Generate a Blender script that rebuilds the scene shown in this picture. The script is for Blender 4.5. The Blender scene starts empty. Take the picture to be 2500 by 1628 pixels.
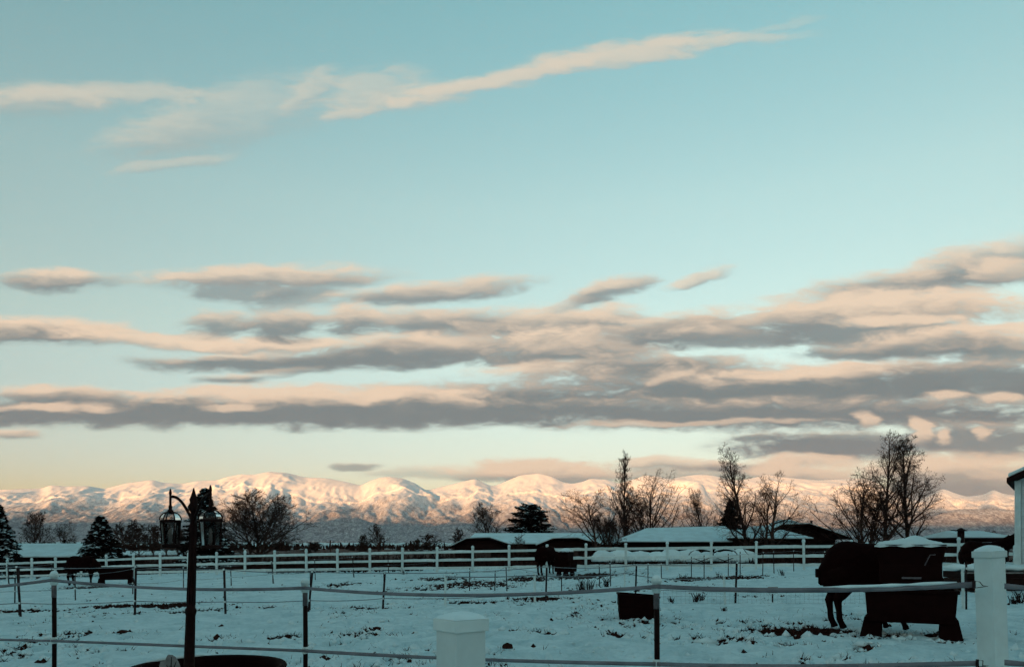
import bpy, bmesh, math, random
import numpy as np
from mathutils import Vector, Matrix

sc = bpy.context.scene
COL = sc.collection
R = math.radians
EYE = 1.65
F, CX, HY = 1805.0, 1250.0, 1330.0        # survey constants: focal length, centre column, horizon row of the photograph

# ------------------------------------------------------------------ camera
cam_d = bpy.data.cameras.new('camera')
cam = bpy.data.objects.new('camera', cam_d)
COL.objects.link(cam)
cam.location = (0, 0, EYE)
cam.rotation_euler = (math.pi / 2, 0, 0)
cam_d.sensor_width = 36.0
cam_d.lens = 36.0 * F / 2500.0
cam_d.shift_y = (HY - 814.0) / 2500.0
cam_d.clip_start = 0.05
cam_d.clip_end = 90000.0
sc.camera = cam
sc.cycles.max_bounces = 4
sc.cycles.diffuse_bounces = 2
sc.cycles.glossy_bounces = 2
sc.cycles.transparent_max_bounces = 12
sc.cycles.use_adaptive_sampling = True
sc.cycles.adaptive_threshold = 0.02
sc.cycles.adaptive_min_samples = 8

# ------------------------------------------------------------------ light and exposure
SUN_EL, SUN_AZ = R(2.1), R(203)            # low sun behind the camera, a little to the left
sc.view_settings.view_transform = 'Standard'
sc.view_settings.look = 'None'
sc.view_settings.exposure = 1.5
sc.view_settings.gamma = 1.0
sc.view_settings.use_curve_mapping = False
sun_d = bpy.data.lights.new('sun', 'SUN')
sun_d.energy = 3.8
sun_d.angle = R(0.5)
sun_d.color = (1.0, 0.455, 0.17)
sun = bpy.data.objects.new('sun', sun_d)
COL.objects.link(sun)
sd = Vector((math.sin(SUN_AZ) * math.cos(SUN_EL), math.cos(SUN_AZ) * math.cos(SUN_EL), math.sin(SUN_EL)))
sun.rotation_euler = sd.to_track_quat('Z', 'Y').to_euler()

# ------------------------------------------------------------------ world: Nishita sky with streaks of evening cloud
world = bpy.data.worlds.new('World')
sc.world = world
world.use_nodes = True
WN = world.node_tree
WN.nodes.clear()


class NB:
    """small helper for node graphs"""
    def __init__(s, nt): s.nt = nt
    def n(s, typ, **kw):
        nd = s.nt.nodes.new(typ)
        for k, v in kw.items(): setattr(nd, k, v)
        return nd
    def put(s, sock, v):
        if v is None: return
        if isinstance(v, bpy.types.NodeSocket): s.nt.links.new(v, sock)
        else: sock.default_value = v
    def math(s, op, a, b=None, c=None, clamp=False):
        nd = s.n('ShaderNodeMath', operation=op, use_clamp=clamp)
        s.put(nd.inputs[0], a); s.put(nd.inputs[1], b); s.put(nd.inputs[2], c)
        return nd.outputs[0]
    def vmath(s, op, a, b=None):
        nd = s.n('ShaderNodeVectorMath', operation=op)
        s.put(nd.inputs[0], a); s.put(nd.inputs[1], b)
        return nd.outputs[0]
    def noise(s, vec, scale, detail=4, rough=0.55, dist=0.0, dim='3D'):
        nd = s.n('ShaderNodeTexNoise', noise_dimensions=dim)
        s.put(nd.inputs['Vector'], vec)
        nd.inputs['Scale'].default_value = scale
        nd.inputs['Detail'].default_value = detail
        nd.inputs['Roughness'].default_value = rough
        nd.inputs['Distortion'].default_value = dist
        return nd
    def maprange(s, v, a, b, c=0.0, d=1.0, smooth=False):
        nd = s.n('ShaderNodeMapRange', interpolation_type='SMOOTHSTEP' if smooth else 'LINEAR')
        s.put(nd.inputs[0], v)
        for i, x in zip((1, 2, 3, 4), (a, b, c, d)): s.put(nd.inputs[i], x)
        return nd.outputs[0]
    def mix(s, f, a, b, blend='MIX'):
        nd = s.n('ShaderNodeMix', data_type='RGBA', blend_type=blend)
        s.put(nd.inputs[0], f); s.put(nd.inputs[6], a); s.put(nd.inputs[7], b)
        return nd.outputs[2]
    def ramp(s, f, stops, interp='LINEAR'):
        nd = s.n('ShaderNodeValToRGB')
        nd.color_ramp.interpolation = interp
        while len(nd.color_ramp.elements) < len(stops): nd.color_ramp.elements.new(0.5)
        for e, (p, c) in zip(nd.color_ramp.elements, stops):
            e.position = p; e.color = (c[0], c[1], c[2], 1)
        s.put(nd.inputs[0], f)
        return nd.outputs[0]
    def comb(s, x, y, z=0.0):
        nd = s.n('ShaderNodeCombineXYZ')
        s.put(nd.inputs[0], x); s.put(nd.inputs[1], y); s.put(nd.inputs[2], z)
        return nd.outputs[0]


def sky_pos(x, y):
    """slopes of the direction (across, up) for a flat cloud streak ahead"""
    return (x - CX) / F, (HY - y) / F


# cloud streaks, far ones first: centre, half length, half height (as read off the photograph), tilt in degrees, opacity, share of evening light
CLOUDS = [
    (100, 245, 230, 40, 0, .40, .4), (200, 228, 360, 34, 0, .50, 1.), (560, 290, 320, 95, 14, .36, .2), (380, 330, 200, 50, 12, .25, .2), (760, 215, 95, 46, 30, .42, .6), (900, 225, 140, 62, 15, .48, .6),
    (1010, 235, 200, 40, 8, .42, .6), (1200, 195, 310, 32, 13, .90, 1.), (1520, 130, 310, 36, 8, .85, .9), (1760, 98, 260, 18, 4, .45, .9), (1900, 62, 110, 12, 8, .22, .9), (420, 400, 160, 16, 8, .35, .5), (850, 280, 60, 22, 10, .5, .7),
    (137, 682, 170, 30, 1, .95, .15), (600, 714, 190, 30, 0, .75, -.6), (735, 716, 150, 38, 15, .65, -.6), (640, 674, 350, 34, 2, .95, .35), (1040, 712, 290, 34, 5, .95, .05),
    (1400, 742, 110, 22, 20, .6, .2), (1485, 710, 125, 34, 14, .9, .1), (1700, 685, 95, 15, 16, .75, .5),
    (100, 808, 330, 36, -2, 1., .2), (430, 830, 370, 24, -3, .9, .9), (650, 842, 230, 22, 0, .9, .8), (530, 792, 95, 36, 0, .85, -.2), (695, 792, 125, 48, 0, .95, -.2),
    (865, 784, 88, 48, 0, .95, .1), (1030, 792, 130, 46, 0, .95, -.1), (1180, 792, 170, 44, 0, .95, -.3),
    (1080, 850, 280, 46, 2, 1., .1), (600, 886, 300, 28, 0, .95, -.4), (900, 872, 290, 40, 3, 1., -.5), (560, 930, 90, 15, 0, .8, -.3), (680, 914, 110, 14, 8, .4, 0.),
    (2400, 640, 210, 58, 10, .8, -.1), (2230, 692, 350, 56, 10, .95, -.2), (2440, 660, 110, 34, 5, .8, .5),
    (1330, 800, 250, 56, 0, .95, -.1), (1480, 785, 110, 42, 5, .85, 0.), (1380, 850, 290, 60, 0, 1., .1), (1370, 900, 220, 24, 2, .9, .9),
    (1690, 800, 260, 46, 4, 1., -.05), (1790, 828, 220, 30, 0, .9, -.5), (1980, 768, 200, 42, 8, 1., .3), (2180, 752, 400, 56, 2, 1., .5),
    (2130, 812, 360, 48, 0, .95, -.7), (2200, 786, 190, 20, 1, .9, 1.1), (2400, 802, 180, 18, 4, .9, 1.1), (2100, 862, 170, 22, 0, .85, -.7), (2270, 842, 290, 42, 2, .95, .0), (2430, 855, 170, 50, 0, .9, -.3),
    (1620, 902, 310, 44, 0, 1., -.6), (1900, 955, 820, 76, 0, 1., -.55), (2050, 908, 360, 24, 2, .95, 1.1), (2360, 925, 280, 56, 0, .95, -.7), (1620, 925, 75, 16, 8, .6, .8),
    (1150, 985, 520, 52, 0, 1., -.75), (300, 1000, 620, 44, 0, 1., -.9), (900, 1010, 700, 40, 0, 1., -.9), (500, 1012, 950, 40, 0, 1., -.95), (1900, 1012, 980, 42, 0, 1., -.75), (150, 964, 210, 24, 0, .95, .2), (1000, 966, 230, 24, 0, .95, .5), (700, 966, 450, 30, 0, .95, .9), (110, 996, 180, 15, 1, .85, 1.), (560, 997, 90, 13, 0, .8, 1.),
    (1700, 1031, 360, 9, 1, .6, 1.), (2310, 966, 72, 18, 5, .85, 1.), (2440, 969, 62, 16, 0, .85, 1.), (40, 1061, 75, 15, 0, .8, .4),
    (2080, 1062, 140, 13, 0, .85, -.8), (1870, 1068, 75, 11, 0, .7, -.8), (2380, 1078, 250, 56, 0, .95, -.9), (2040, 1091, 330, 38, -1, 1., -1.1),
    (870, 1133, 75, 10, 0, .7, -.5), (1050, 1152, 180, 18, 0, .4, -.3), (1320, 1166, 220, 22, 0, .8, -.5), (1310, 1147, 255, 28, -1, .95, .7),
    (1700, 1157, 280, 28, 0, .75, 0.), (1640, 1131, 150, 22, 0, .8, .4), (1800, 1140, 120, 17, 0, .8, -.5), (1950, 1127, 150, 22, 0, .9, .6), (1950, 1152, 180, 34, -3, .95, .6),
    (2350, 1196, 260, 40, 0, .95, -.4), (2330, 1152, 300, 50, 0, .95, .4),
    (2120, 1025, 28, 26, 0, .85, .8), (2245, 1056, 36, 38, 0, .9, .9), (2303, 1068, 27, 28, 0, .9, .9), (2408, 1058, 23, 24, 0, .85, .8),
]

w = NB(WN)
tc = w.n('ShaderNodeTexCoord')
nrm = w.vmath('NORMALIZE', tc.outputs['Generated'])
sx = w.n('ShaderNodeSeparateXYZ'); w.put(sx.inputs[0], nrm)
az = w.math('ARCTAN2', sx.outputs[0], sx.outputs[1])
el = w.math('ARCSINE', sx.outputs[2])
dirv = w.comb(az, el, 0.0)
ydiv = w.math('MAXIMUM', sx.outputs[1], 0.3)
slp = w.comb(w.math('DIVIDE', sx.outputs[0], ydiv), w.math('DIVIDE', sx.outputs[2], ydiv), 0.0)
st = w.vmath('MULTIPLY', slp, (1.0, 3.4, 1.0))
w1 = w.noise(st, 9.0, 4, 0.55)
warp = w.vmath('MULTIPLY', w.vmath('SUBTRACT', w1.outputs['Color'], (0.5, 0.5, 0.5)), (0.085, 0.026, 0.0))
wv = w.vmath('ADD', slp, warp)
n1 = w.noise(w.vmath('MULTIPLY', wv, (1.0, 3.0, 1.0)), 21.0, 8, 0.62).outputs['Fac']
nz = w.math('SUBTRACT', n1, 0.5)
fac = w.math('MULTIPLY', nz, 4.2)
def cloud_group(name, lo, hi):
    """layers of the clouds that reach into one part of the sky (az, el box)"""
    grp = bpy.data.node_groups.new(name, 'ShaderNodeTree')
    for nm, ty in (('Vector', 'NodeSocketVector'), ('Noise', 'NodeSocketFloat'), ('Factor', 'NodeSocketFloat')):
        grp.interface.new_socket(nm, in_out='INPUT', socket_type=ty)
    grp.interface.new_socket('State', in_out='OUTPUT', socket_type='NodeSocketColor')
    g = NB(grp)
    gi = g.n('NodeGroupInput'); go = g.n('NodeGroupOutput')
    gv, gn, gf = gi.outputs[0], gi.outputs[1], gi.outputs[2]
    state = (0.0, 0.0, 0.0, 1.0)
    cv = gv; ci = 0
    for (xd, yd, hl, ht, ang, op, bias) in CLOUDS:
        a_, e_ = sky_pos(xd, yd)
        sa, se = hl * 1.20 / F, ht * 1.20 / F
        ra = sa * abs(math.cos(R(ang))) + se * abs(math.sin(R(ang))) + .03
        re = sa * abs(math.sin(R(ang))) + se * abs(math.cos(R(ang))) + .012
        if a_ + ra < lo[0] or a_ - ra > hi[0] or e_ + re < lo[1] or e_ - re > hi[1]: continue
        ci += 1
        if ci % 3 == 0:                          # keeps the layers evaluated in order, so the shader stack stays small
            vm = g.n('ShaderNodeVectorMath', operation='MULTIPLY_ADD')
            g.put(vm.inputs[0], state); vm.inputs[1].default_value = (1e-7, 1e-7, 0); g.put(vm.inputs[2], gv)
            cv = vm.outputs[0]
        mp = g.n('ShaderNodeMapping', vector_type='TEXTURE')
        mp.inputs['Location'].default_value = (a_, e_, 0)
        mp.inputs['Rotation'].default_value = (0, 0, R(ang))
        mp.inputs['Scale'].default_value = (sa, se, 1)
        g.put(mp.inputs['Vector'], cv)
        gr = g.n('ShaderNodeTexGradient', gradient_type='SPHERICAL')
        g.put(gr.inputs[0], mp.outputs[0])
        alpha = g.maprange(g.math('MULTIPLY_ADD', g.math('MINIMUM', gr.outputs['Fac'], 0.30), gf, gr.outputs['Fac']), 0.02, CLOUD_SOFT, 0.0, op, smooth=True)
        sy_ = g.n('ShaderNodeVectorMath', operation='DOT_PRODUCT'); g.put(sy_.inputs[0], mp.outputs[0]); sy_.inputs[1].default_value = (0, 1, 0)
        lit = g.maprange(g.math('MULTIPLY_ADD', gn, 1.25, sy_.outputs[1]), -0.42 - bias * .78, 0.72 - bias * .78, smooth=True)
        state = g.mix(alpha, state, g.comb(lit, 1.0, 0.0))
    g.put(go.inputs[0], state)
    return grp
CLOUD_SOFT = 0.62
nishita = w.n('ShaderNodeTexSky', sky_type='NISHITA')
nishita.sun_disc = False
nishita.sun_elevation = SUN_EL
nishita.sun_rotation = SUN_AZ
nishita.altitude = 1000
elk = w.math('DIVIDE', el, math.pi / 2, clamp=True)
tint = w.ramp(elk, [(0.0, (.60, .64, 1.20)), (0.04, (.69, .71, 1.10)), (0.09, (.86, .87, 1.00)), (0.17, (1.20, 1.17, 1.05)), (0.27, (1.28, 1.36, 1.15)), (0.40, (1.04, 1.44, 1.22)), (1.0, (.84, 1.40, 1.28))])
skyc = w.mix(1.0, nishita.outputs[0], tint, 'MULTIPLY')
lowk = w.maprange(el, 0.0, 0.55, 0.0, 1.0)
shade_c = w.ramp(lowk, [(0.0, (.50, .56, .58)), (0.35, (.43, .54, .56)), (0.6, (.60, .71, .72)), (1.0, (1.0, 1.15, 1.10))])
lit_c = w.ramp(lowk, [(0.0, (1.85, 1.34, .96)), (0.45, (2.0, 1.58, 1.18)), (1.0, (1.62, 1.48, 1.22))])
def sky_shader(cov, lit):
    col = w.mix(cov, skyc, w.mix(lit, shade_c, lit_c))
    bgn = w.n('ShaderNodeBackground')
    w.put(bgn.inputs[0], col)
    bgn.inputs[1].default_value = 0.15
    return bgn.outputs[0]
absaz = w.math('ABSOLUTE', az)
def region(name, lo, hi):
    nd = w.n('ShaderNodeGroup'); nd.node_tree = cloud_group(name, lo, hi)
    w.put(nd.inputs[0], wv); w.put(nd.inputs[1], nz); w.put(nd.inputs[2], fac)
    sst = w.n('ShaderNodeSeparateXYZ'); w.put(sst.inputs[0], nd.outputs[0])
    fade = w.maprange(absaz, 0.80, 0.68, smooth=True)
    return sky_shader(w.math('MULTIPLY', sst.outputs[1], fade), w.math('DIVIDE', sst.outputs[0], w.math('MAXIMUM', sst.outputs[1], 0.02)))
top = region('cloud_layers_high', (-1.2, .47), (1.2, 3))
low_l = region('cloud_layers_low_left', (-1.2, -.1), (0, .47))
low_r = region('cloud_layers_low_right', (0, -.1), (1.2, .47))
# the same kind of streaks carries on round the rest of the sky
band = w.noise(w.vmath('MULTIPLY', dirv, (1.0, 6.0, 1.0)), 3.0, 3, 0.5).outputs['Fac']
elm = w.math('MULTIPLY', w.maprange(el, 0.03, 0.08, smooth=True), w.maprange(el, 0.75, 0.35, smooth=True))
ob = w.math('MULTIPLY', w.math('MULTIPLY', w.maprange(band, 0.5, 0.66, smooth=True), elm), w.maprange(absaz, 0.80, 1.0, smooth=True))
rest = sky_shader(ob, w.maprange(n1, .35, .7))
def choose(f, a_, b_):
    mx = w.n('ShaderNodeMixShader')
    w.put(mx.inputs[0], f); w.put(mx.inputs[1], a_); w.put(mx.inputs[2], b_)
    return mx.outputs[0]
low = choose(w.math('GREATER_THAN', az, 0.0), low_l, low_r)
front = choose(w.math('GREATER_THAN', w.math('DIVIDE', sx.outputs[2], ydiv), 0.47), low, top)
isfront = w.math('MULTIPLY', w.math('LESS_THAN', absaz, 0.80), w.math('LESS_THAN', el, 0.72))
out = w.n('ShaderNodeOutputWorld')
WN.links.new(choose(isfront, rest, front), out.inputs[0])
try:
    world.cycles.sampling_method = 'MANUAL'; world.cycles.sample_map_resolution = 512
except Exception:
    pass

# ------------------------------------------------------------------ materials
MATS = {}
def mat(name, col, rough=0.7, var=0.15, scale=6.0, bump=0.0, metal=0.0, spec=0.3, col2=None):
    m = bpy.data.materials.new(name); m.use_nodes = True
    nb = NB(m.node_tree)
    p = m.node_tree.nodes['Principled BSDF']
    t = nb.n('ShaderNodeTexCoord')
    nz = nb.noise(t.outputs['Object'], scale, 5, 0.6)
    c2 = col2 if col2 else tuple(c * (1 - var * 1.6) for c in col)
    c1 = tuple(min(1, c * (1 + var)) for c in col)
    f = nb.maprange(nz.outputs['Fac'], 0.3, 0.7)
    oi = nb.n('ShaderNodeObjectInfo')
    each = nb.maprange(oi.outputs['Random'], 0.0, 1.0, 0.86, 1.06)
    nb.put(p.inputs['Base Color'], nb.mix(1.0, nb.mix(f, (*c2, 1), (*c1, 1)), nb.comb(each, each, each), 'MULTIPLY'))
    p.inputs['Roughness'].default_value = rough
    p.inputs['Metallic'].default_value = metal
    p.inputs['Specular IOR Level'].default_value = spec
    if bump:
        b = nb.n('ShaderNodeBump'); b.inputs['Strength'].default_value = bump; b.inputs['Distance'].default_value = 0.02
        nb.put(b.inputs['Height'], nz.outputs['Fac']); nb.put(p.inputs['Normal'], b.outputs[0])
    MATS[name] = m
    return m

mat('snow', (.58, .72, .75), .75, .04, 3.0, .25, spec=.2)
mat('snow_roof', (.48, .64, .68), .75, .09, 0.9, .5, spec=.2)
mat('white_vinyl', (.53, .65, .66), .45, .10, 4.0, .1, spec=.3)
mat('white_siding', (.50, .59, .61), .5, .05, 1.2, spec=.3)
mat('black_iron', (.012, .004, .004), .65, .3, 20, spec=.06)
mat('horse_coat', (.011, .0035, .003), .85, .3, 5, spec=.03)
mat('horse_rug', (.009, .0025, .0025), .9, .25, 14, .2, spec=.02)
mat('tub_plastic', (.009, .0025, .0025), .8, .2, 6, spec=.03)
mat('bark', (.055, .031, .026), .9, .35, 4, .3, spec=.1)
mat('bark_pale', (.038, .021, .018), .9, .35, 4, .3, spec=.1)
mat('needles', (.010, .006, .005), .85, .35, 2, spec=.1)
mat('dead_leaf', (.026, .013, .010), .85, .4, 2, spec=.1)
mat('brush', (.026, .011, .009), .9, .4, .6, spec=.05)
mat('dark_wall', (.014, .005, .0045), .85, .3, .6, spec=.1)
mat('dark_door', (.060, .042, .038), .8, .2, 1, spec=.1)
mat('steel_post', (.018, .009, .011), .7, .4, 9, spec=.2)
mat('grey_sleeve', (.11, .10, .11), .7, .25, 12, .2, spec=.2)
mat('tape', (.17, .18, .205), .7, .2, 5, .2, spec=.2)
mat('rope', (.17, .20, .22), .8, .15, 5, spec=.1)
mat('dirt', (.034, .012, .009), .95, .4, 8, .4, spec=.05)
mat('concrete', (.16, .12, .11), .9, .3, 4, .3, spec=.1)
mat('old_cloth', (.22, .21, .21), .9, .3, 8, .3, spec=.1)
mat('lens_frost', (.12, .11, .11), .2, .02, 8)
def glass():
    m = bpy.data.materials.new('glass'); m.use_nodes = True
    p = m.node_tree.nodes['Principled BSDF']
    nb = NB(m.node_tree)
    tr = nb.n('ShaderNodeBsdfTransparent'); tr.inputs[0].default_value = (.74, .74, .73, 1)
    gl = nb.n('ShaderNodeBsdfGlossy'); gl.inputs[0].default_value = (.7, .7, .7, 1); gl.inputs['Roughness'].default_value = .1
    fr = nb.n('ShaderNodeFresnel'); fr.inputs[0].default_value = 1.35
    mx = nb.n('ShaderNodeMixShader')
    nb.put(mx.inputs[0], fr.outputs[0]); nb.put(mx.inputs[1], tr.outputs[0]); nb.put(mx.inputs[2], gl.outputs[0])
    o = m.node_tree.nodes['Material Output']; m.node_tree.links.new(mx.outputs[0], o.inputs[0])
    MATS['glass'] = m
glass()

def ground_material():
    m = bpy.data.materials.new('snowy_ground'); m.use_nodes = True
    nb = NB(m.node_tree); p = m.node_tree.nodes['Principled BSDF']
    at = nb.n('ShaderNodeAttribute', attribute_name='dirt')
    geo = nb.n('ShaderNodeNewGeometry')
    fine = nb.noise(geo.outputs['Position'], 9.0, 6, 0.65)
    mid = nb.noise(geo.outputs['Position'], 1.3, 4, 0.55)
    k = nb.math('ADD', at.outputs['Fac'], nb.math('MULTIPLY', nb.math('SUBTRACT', fine.outputs['Fac'], 0.5), 0.9))
    f = nb.maprange(k, 0.44, 0.58, smooth=True)
    snow = nb.mix(nb.maprange(nb.math('ADD', nb.math('MULTIPLY', mid.outputs['Fac'], .6), nb.math('MULTIPLY', fine.outputs['Fac'], .4)), .34, .62), (.36, .52, .56, 1), (.57, .72, .75, 1))
    soil = nb.mix(nb.maprange(fine.outputs['Fac'], .35, .7), (.012, .004, .004, 1), (.050, .024, .019, 1))
    nb.put(p.inputs['Base Color'], nb.mix(f, snow, soil))
    p.inputs['Roughness'].default_value = .8
    p.inputs['Specular IOR Level'].default_value = .12
    b = nb.n('ShaderNodeBump'); b.inputs['Strength'].default_value = .8; b.inputs['Distance'].default_value = .06
    nb.put(b.inputs['Height'], fine.outputs['Fac']); nb.put(p.inputs['Normal'], b.outputs[0])
    MATS['ground'] = m
ground_material()

def mountain_material():
    m = bpy.data.materials.new('snowy_forested_slopes'); m.use_nodes = True
    nb = NB(m.node_tree); p = m.node_tree.nodes['Principled BSDF']
    geo = nb.n('ShaderNodeNewGeometry')
    pos = geo.outputs['Position']
    sp = nb.n('ShaderNodeSeparateXYZ'); nb.put(sp.inputs[0], pos)
    km = nb.vmath('MULTIPLY', pos, (.001, .001, .001))
    big = nb.noise(km, 1.5, 5, .55)
    fine = nb.noise(nb.vmath('MULTIPLY', km, (1, .45, .55)), 26.0, 4, .65)
    tiny = nb.noise(nb.vmath('MULTIPLY', km, (1, .4, .45)), 75.0, 3, .6)
    alt = nb.math('ADD', sp.outputs[2], nb.math('MULTIPLY', nb.math('SUBTRACT', big.outputs['Fac'], .5), 520.0))
    cover = nb.ramp(nb.maprange(alt, 0, 1300), [(0.0, (.76,)*3), (.24, (.78,)*3), (.40, (.60,)*3), (.58, (.38,)*3), (.78, (.15,)*3), (1.0, (.0,)*3)])
    grain = nb.math('ADD', nb.math('MULTIPLY', fine.outputs['Fac'], .5), nb.math('MULTIPLY', tiny.outputs['Fac'], .5))
    edge = nb.math('ADD', cover, nb.math('MULTIPLY', nb.math('SUBTRACT', grain, .5), 1.5))
    f = nb.maprange(edge, .25, .95, 0.0, .90, smooth=True)
    nb.put(p.inputs['Base Color'], nb.mix(f, (.82, .83, .85, 1), (.085, .075, .098, 1)))
    p.inputs['Roughness'].default_value = .9
    p.inputs['Specular IOR Level'].default_value = .05
    MATS['mountain'] = m
mountain_material()

# ------------------------------------------------------------------ numpy noise
_rs = np.random.RandomState(7)
_perm = np.concatenate([_rs.permutation(512)] * 3)
_grad = np.stack([np.cos(np.arange(512) * 2.399), np.sin(np.arange(512) * 2.399)], 1)
def perlin(x, y):
    x = np.asarray(x, float); y = np.asarray(y, float)
    xi = np.floor(x).astype(np.int64); yi = np.floor(y).astype(np.int64)
    xf = x - xi; yf = y - yi
    u = xf * xf * xf * (xf * (xf * 6 - 15) + 10); v = yf * yf * yf * (yf * (yf * 6 - 15) + 10)
    def gd(ix, iy, dx, dy):
        h = _perm[(_perm[ix & 511] + iy) & 511]
        gg = _grad[h]
        return gg[..., 0] * dx + gg[..., 1] * dy
    a = gd(xi, yi, xf, yf); b = gd(xi + 1, yi, xf - 1, yf)
    c = gd(xi, yi + 1, xf, yf - 1); d = gd(xi + 1, yi + 1, xf - 1, yf - 1)
    return (a + u * (b - a)) * (1 - v) + (c + u * (d - c)) * v
def fbm(x, y, o=4, gain=.5):
    s = 0; a = 1.0
    for i in range(o):
        s = s + a * perlin(x + 17.3 * i, y - 9.1 * i); x = x * 2.03; y = y * 2.03; a *= gain
    return s
def ridged(x, y, o=4, gain=.5):
    s = 0; a = 1.0
    for i in range(o):
        s = s + a * (1 - 2 * np.abs(perlin(x + 31.7 * i, y + 5.3 * i))); x = x * 2.07; y = y * 2.07; a *= gain
    return s
def sstep(a, b, x):
    t = np.clip((np.asarray(x, float) - a) / (b - a), 0, 1)
    return t * t * (3 - 2 * t)

# ------------------------------------------------------------------ object helpers
def mesh_np(name, V, Q, m, smooth=True):
    """V (n,3) vertices, Q list/array of faces all of one size"""
    V = np.asarray(V, np.float32); Q = np.asarray(Q, np.int32)
    me = bpy.data.meshes.new(name)
    k = Q.shape[1]
    me.vertices.add(len(V)); me.vertices.foreach_set('co', V.ravel())
    me.loops.add(Q.size); me.loops.foreach_set('vertex_index', Q.ravel())
    me.polygons.add(len(Q))
    me.polygons.foreach_set('loop_start', np.arange(0, Q.size, k, dtype=np.int32))
    me.polygons.foreach_set('use_smooth', np.full(len(Q), smooth))
    me.materials.append(MATS[m] if isinstance(m, str) else m)
    me.update(calc_edges=True)
    return me
def link(name, me, parent=None, loc=None):
    o = bpy.data.objects.new(name, me)
    COL.objects.link(o)
    if parent is not None: o.parent = parent
    if loc is not None: o.location = loc
    return o
def tag(o, label=None, cat=None, group=None, kind=None):
    if label: o['label'] = label
    if cat: o['category'] = cat
    if group: o['group'] = group
    if kind: o['kind'] = kind
    return o
def thing(name, loc, label, cat, group=None, rz=0.0):
    o = bpy.data.objects.new(name, None)
    COL.objects.link(o)
    o.location = loc; o.rotation_euler = (0, 0, rz); o.empty_display_size = .2
    return tag(o, label, cat, group)

class MB:
    """collects shapes into one mesh"""
    def __init__(s): s.v = []; s.f = []
    def add(s, vs, fs):
        b = len(s.v); s.v += [tuple(p) for p in vs]; s.f += [tuple(b + i for i in q) for q in fs]
        return s
    def box(s, c, d, rz=0.0, taper=1.0):
        x, y, z = d[0] / 2, d[1] / 2, d[2] / 2
        vs = []
        for sz in (-1, 1):
            k = taper if sz > 0 else 1.0
            for (a, b) in ((-1, -1), (1, -1), (1, 1), (-1, 1)):
                px, py = a * x * k, b * y * k
                vs.append((c[0] + px * math.cos(rz) - py * math.sin(rz), c[1] + px * math.sin(rz) + py * math.cos(rz), c[2] + sz * z))
        return s.add(vs, [(3, 2, 1, 0), (4, 5, 6, 7), (0, 1, 5, 4), (1, 2, 6, 5), (2, 3, 7, 6), (3, 0, 4, 7)])
    def tube(s, pts, radii, n=8, cap=True, sx=1.0):
        pts = [Vector(p) for p in pts]
        if not hasattr(radii, '__len__'): radii = [radii] * len(pts)
        rings = []; up = None; b = len(s.v)
        for i, p in enumerate(pts):
            t = (pts[min(i + 1, len(pts) - 1)] - pts[max(i - 1, 0)]).normalized()
            if up is None:
                up = Vector((0, 1, 0)) if abs(t.y) < .9 else Vector((1, 0, 0))
            a = (up - t * up.dot(t)).normalized(); up = a
            c = t.cross(a)
            for j in range(n):
                an = 2 * math.pi * j / n
                s.v.append(tuple(p + (a * math.cos(an) * sx + c * math.sin(an)) * radii[i]))
        for i in range(len(pts) - 1):
            for j in range(n):
                s.f.append((b + i * n + j, b + i * n + (j + 1) % n, b + (i + 1) * n + (j + 1) % n, b + (i + 1) * n + j))
        if cap:
            s.f.append(tuple(b + j for j in reversed(range(n)))); s.f.append(tuple(b + (len(pts) - 1) * n + j for j in range(n)))
        return s
    def lathe(s, prof, n=16, c=(0, 0, 0), sy=1.0):
        b = len(s.v)
        for (r, z) in prof:
            for j in range(n):
                an = 2 * math.pi * j / n
                s.v.append((c[0] + r * math.cos(an), c[1] + r * math.sin(an) * sy, c[2] + z))
        for i in range(len(prof) - 1):
            for j in range(n):
                s.f.append((b + i * n + j, b + i * n + (j + 1) % n, b + (i + 1) * n + (j + 1) % n, b + (i + 1) * n + j))
        s.f.append(tuple(b + j for j in reversed(range(n)))); s.f.append(tuple(b + (len(prof) - 1) * n + j for j in range(n)))
        return s
    def prism(s, poly, y0, y1):
        n = len(poly)
        vs = [(x, y0, z) for x, z in poly] + [(x, y1, z) for x, z in poly]
        fs = [tuple(range(n)), tuple(reversed(range(n, 2 * n)))] + [(i, i + n, (i + 1) % n + n, (i + 1) % n) for i in range(n)]
        return s.add(vs, fs)
    def mesh(s, name, m, smooth=False, bevel=0.0):
        me = bpy.data.meshes.new(name)
        me.from_pydata(s.v, [], s.f)
        bm = bmesh.new(); bm.from_mesh(me)
        bmesh.ops.recalc_face_normals(bm, faces=bm.faces)
        if bevel:
            bmesh.ops.bevel(bm, geom=[e for e in bm.edges if len(e.link_faces) == 2 and e.calc_face_angle(0) > .5], offset=bevel, segments=2, affect='EDGES', profile=.5)
        bm.to_mesh(me); bm.free()
        for p in me.polygons: p.use_smooth = smooth
        me.materials.append(MATS[m] if isinstance(m, str) else m)
        return me
    def build(s, name, m, parent=None, smooth=False, bevel=0.0, loc=None):
        return link(name, s.mesh(name, m, smooth, bevel), parent, loc)

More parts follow.
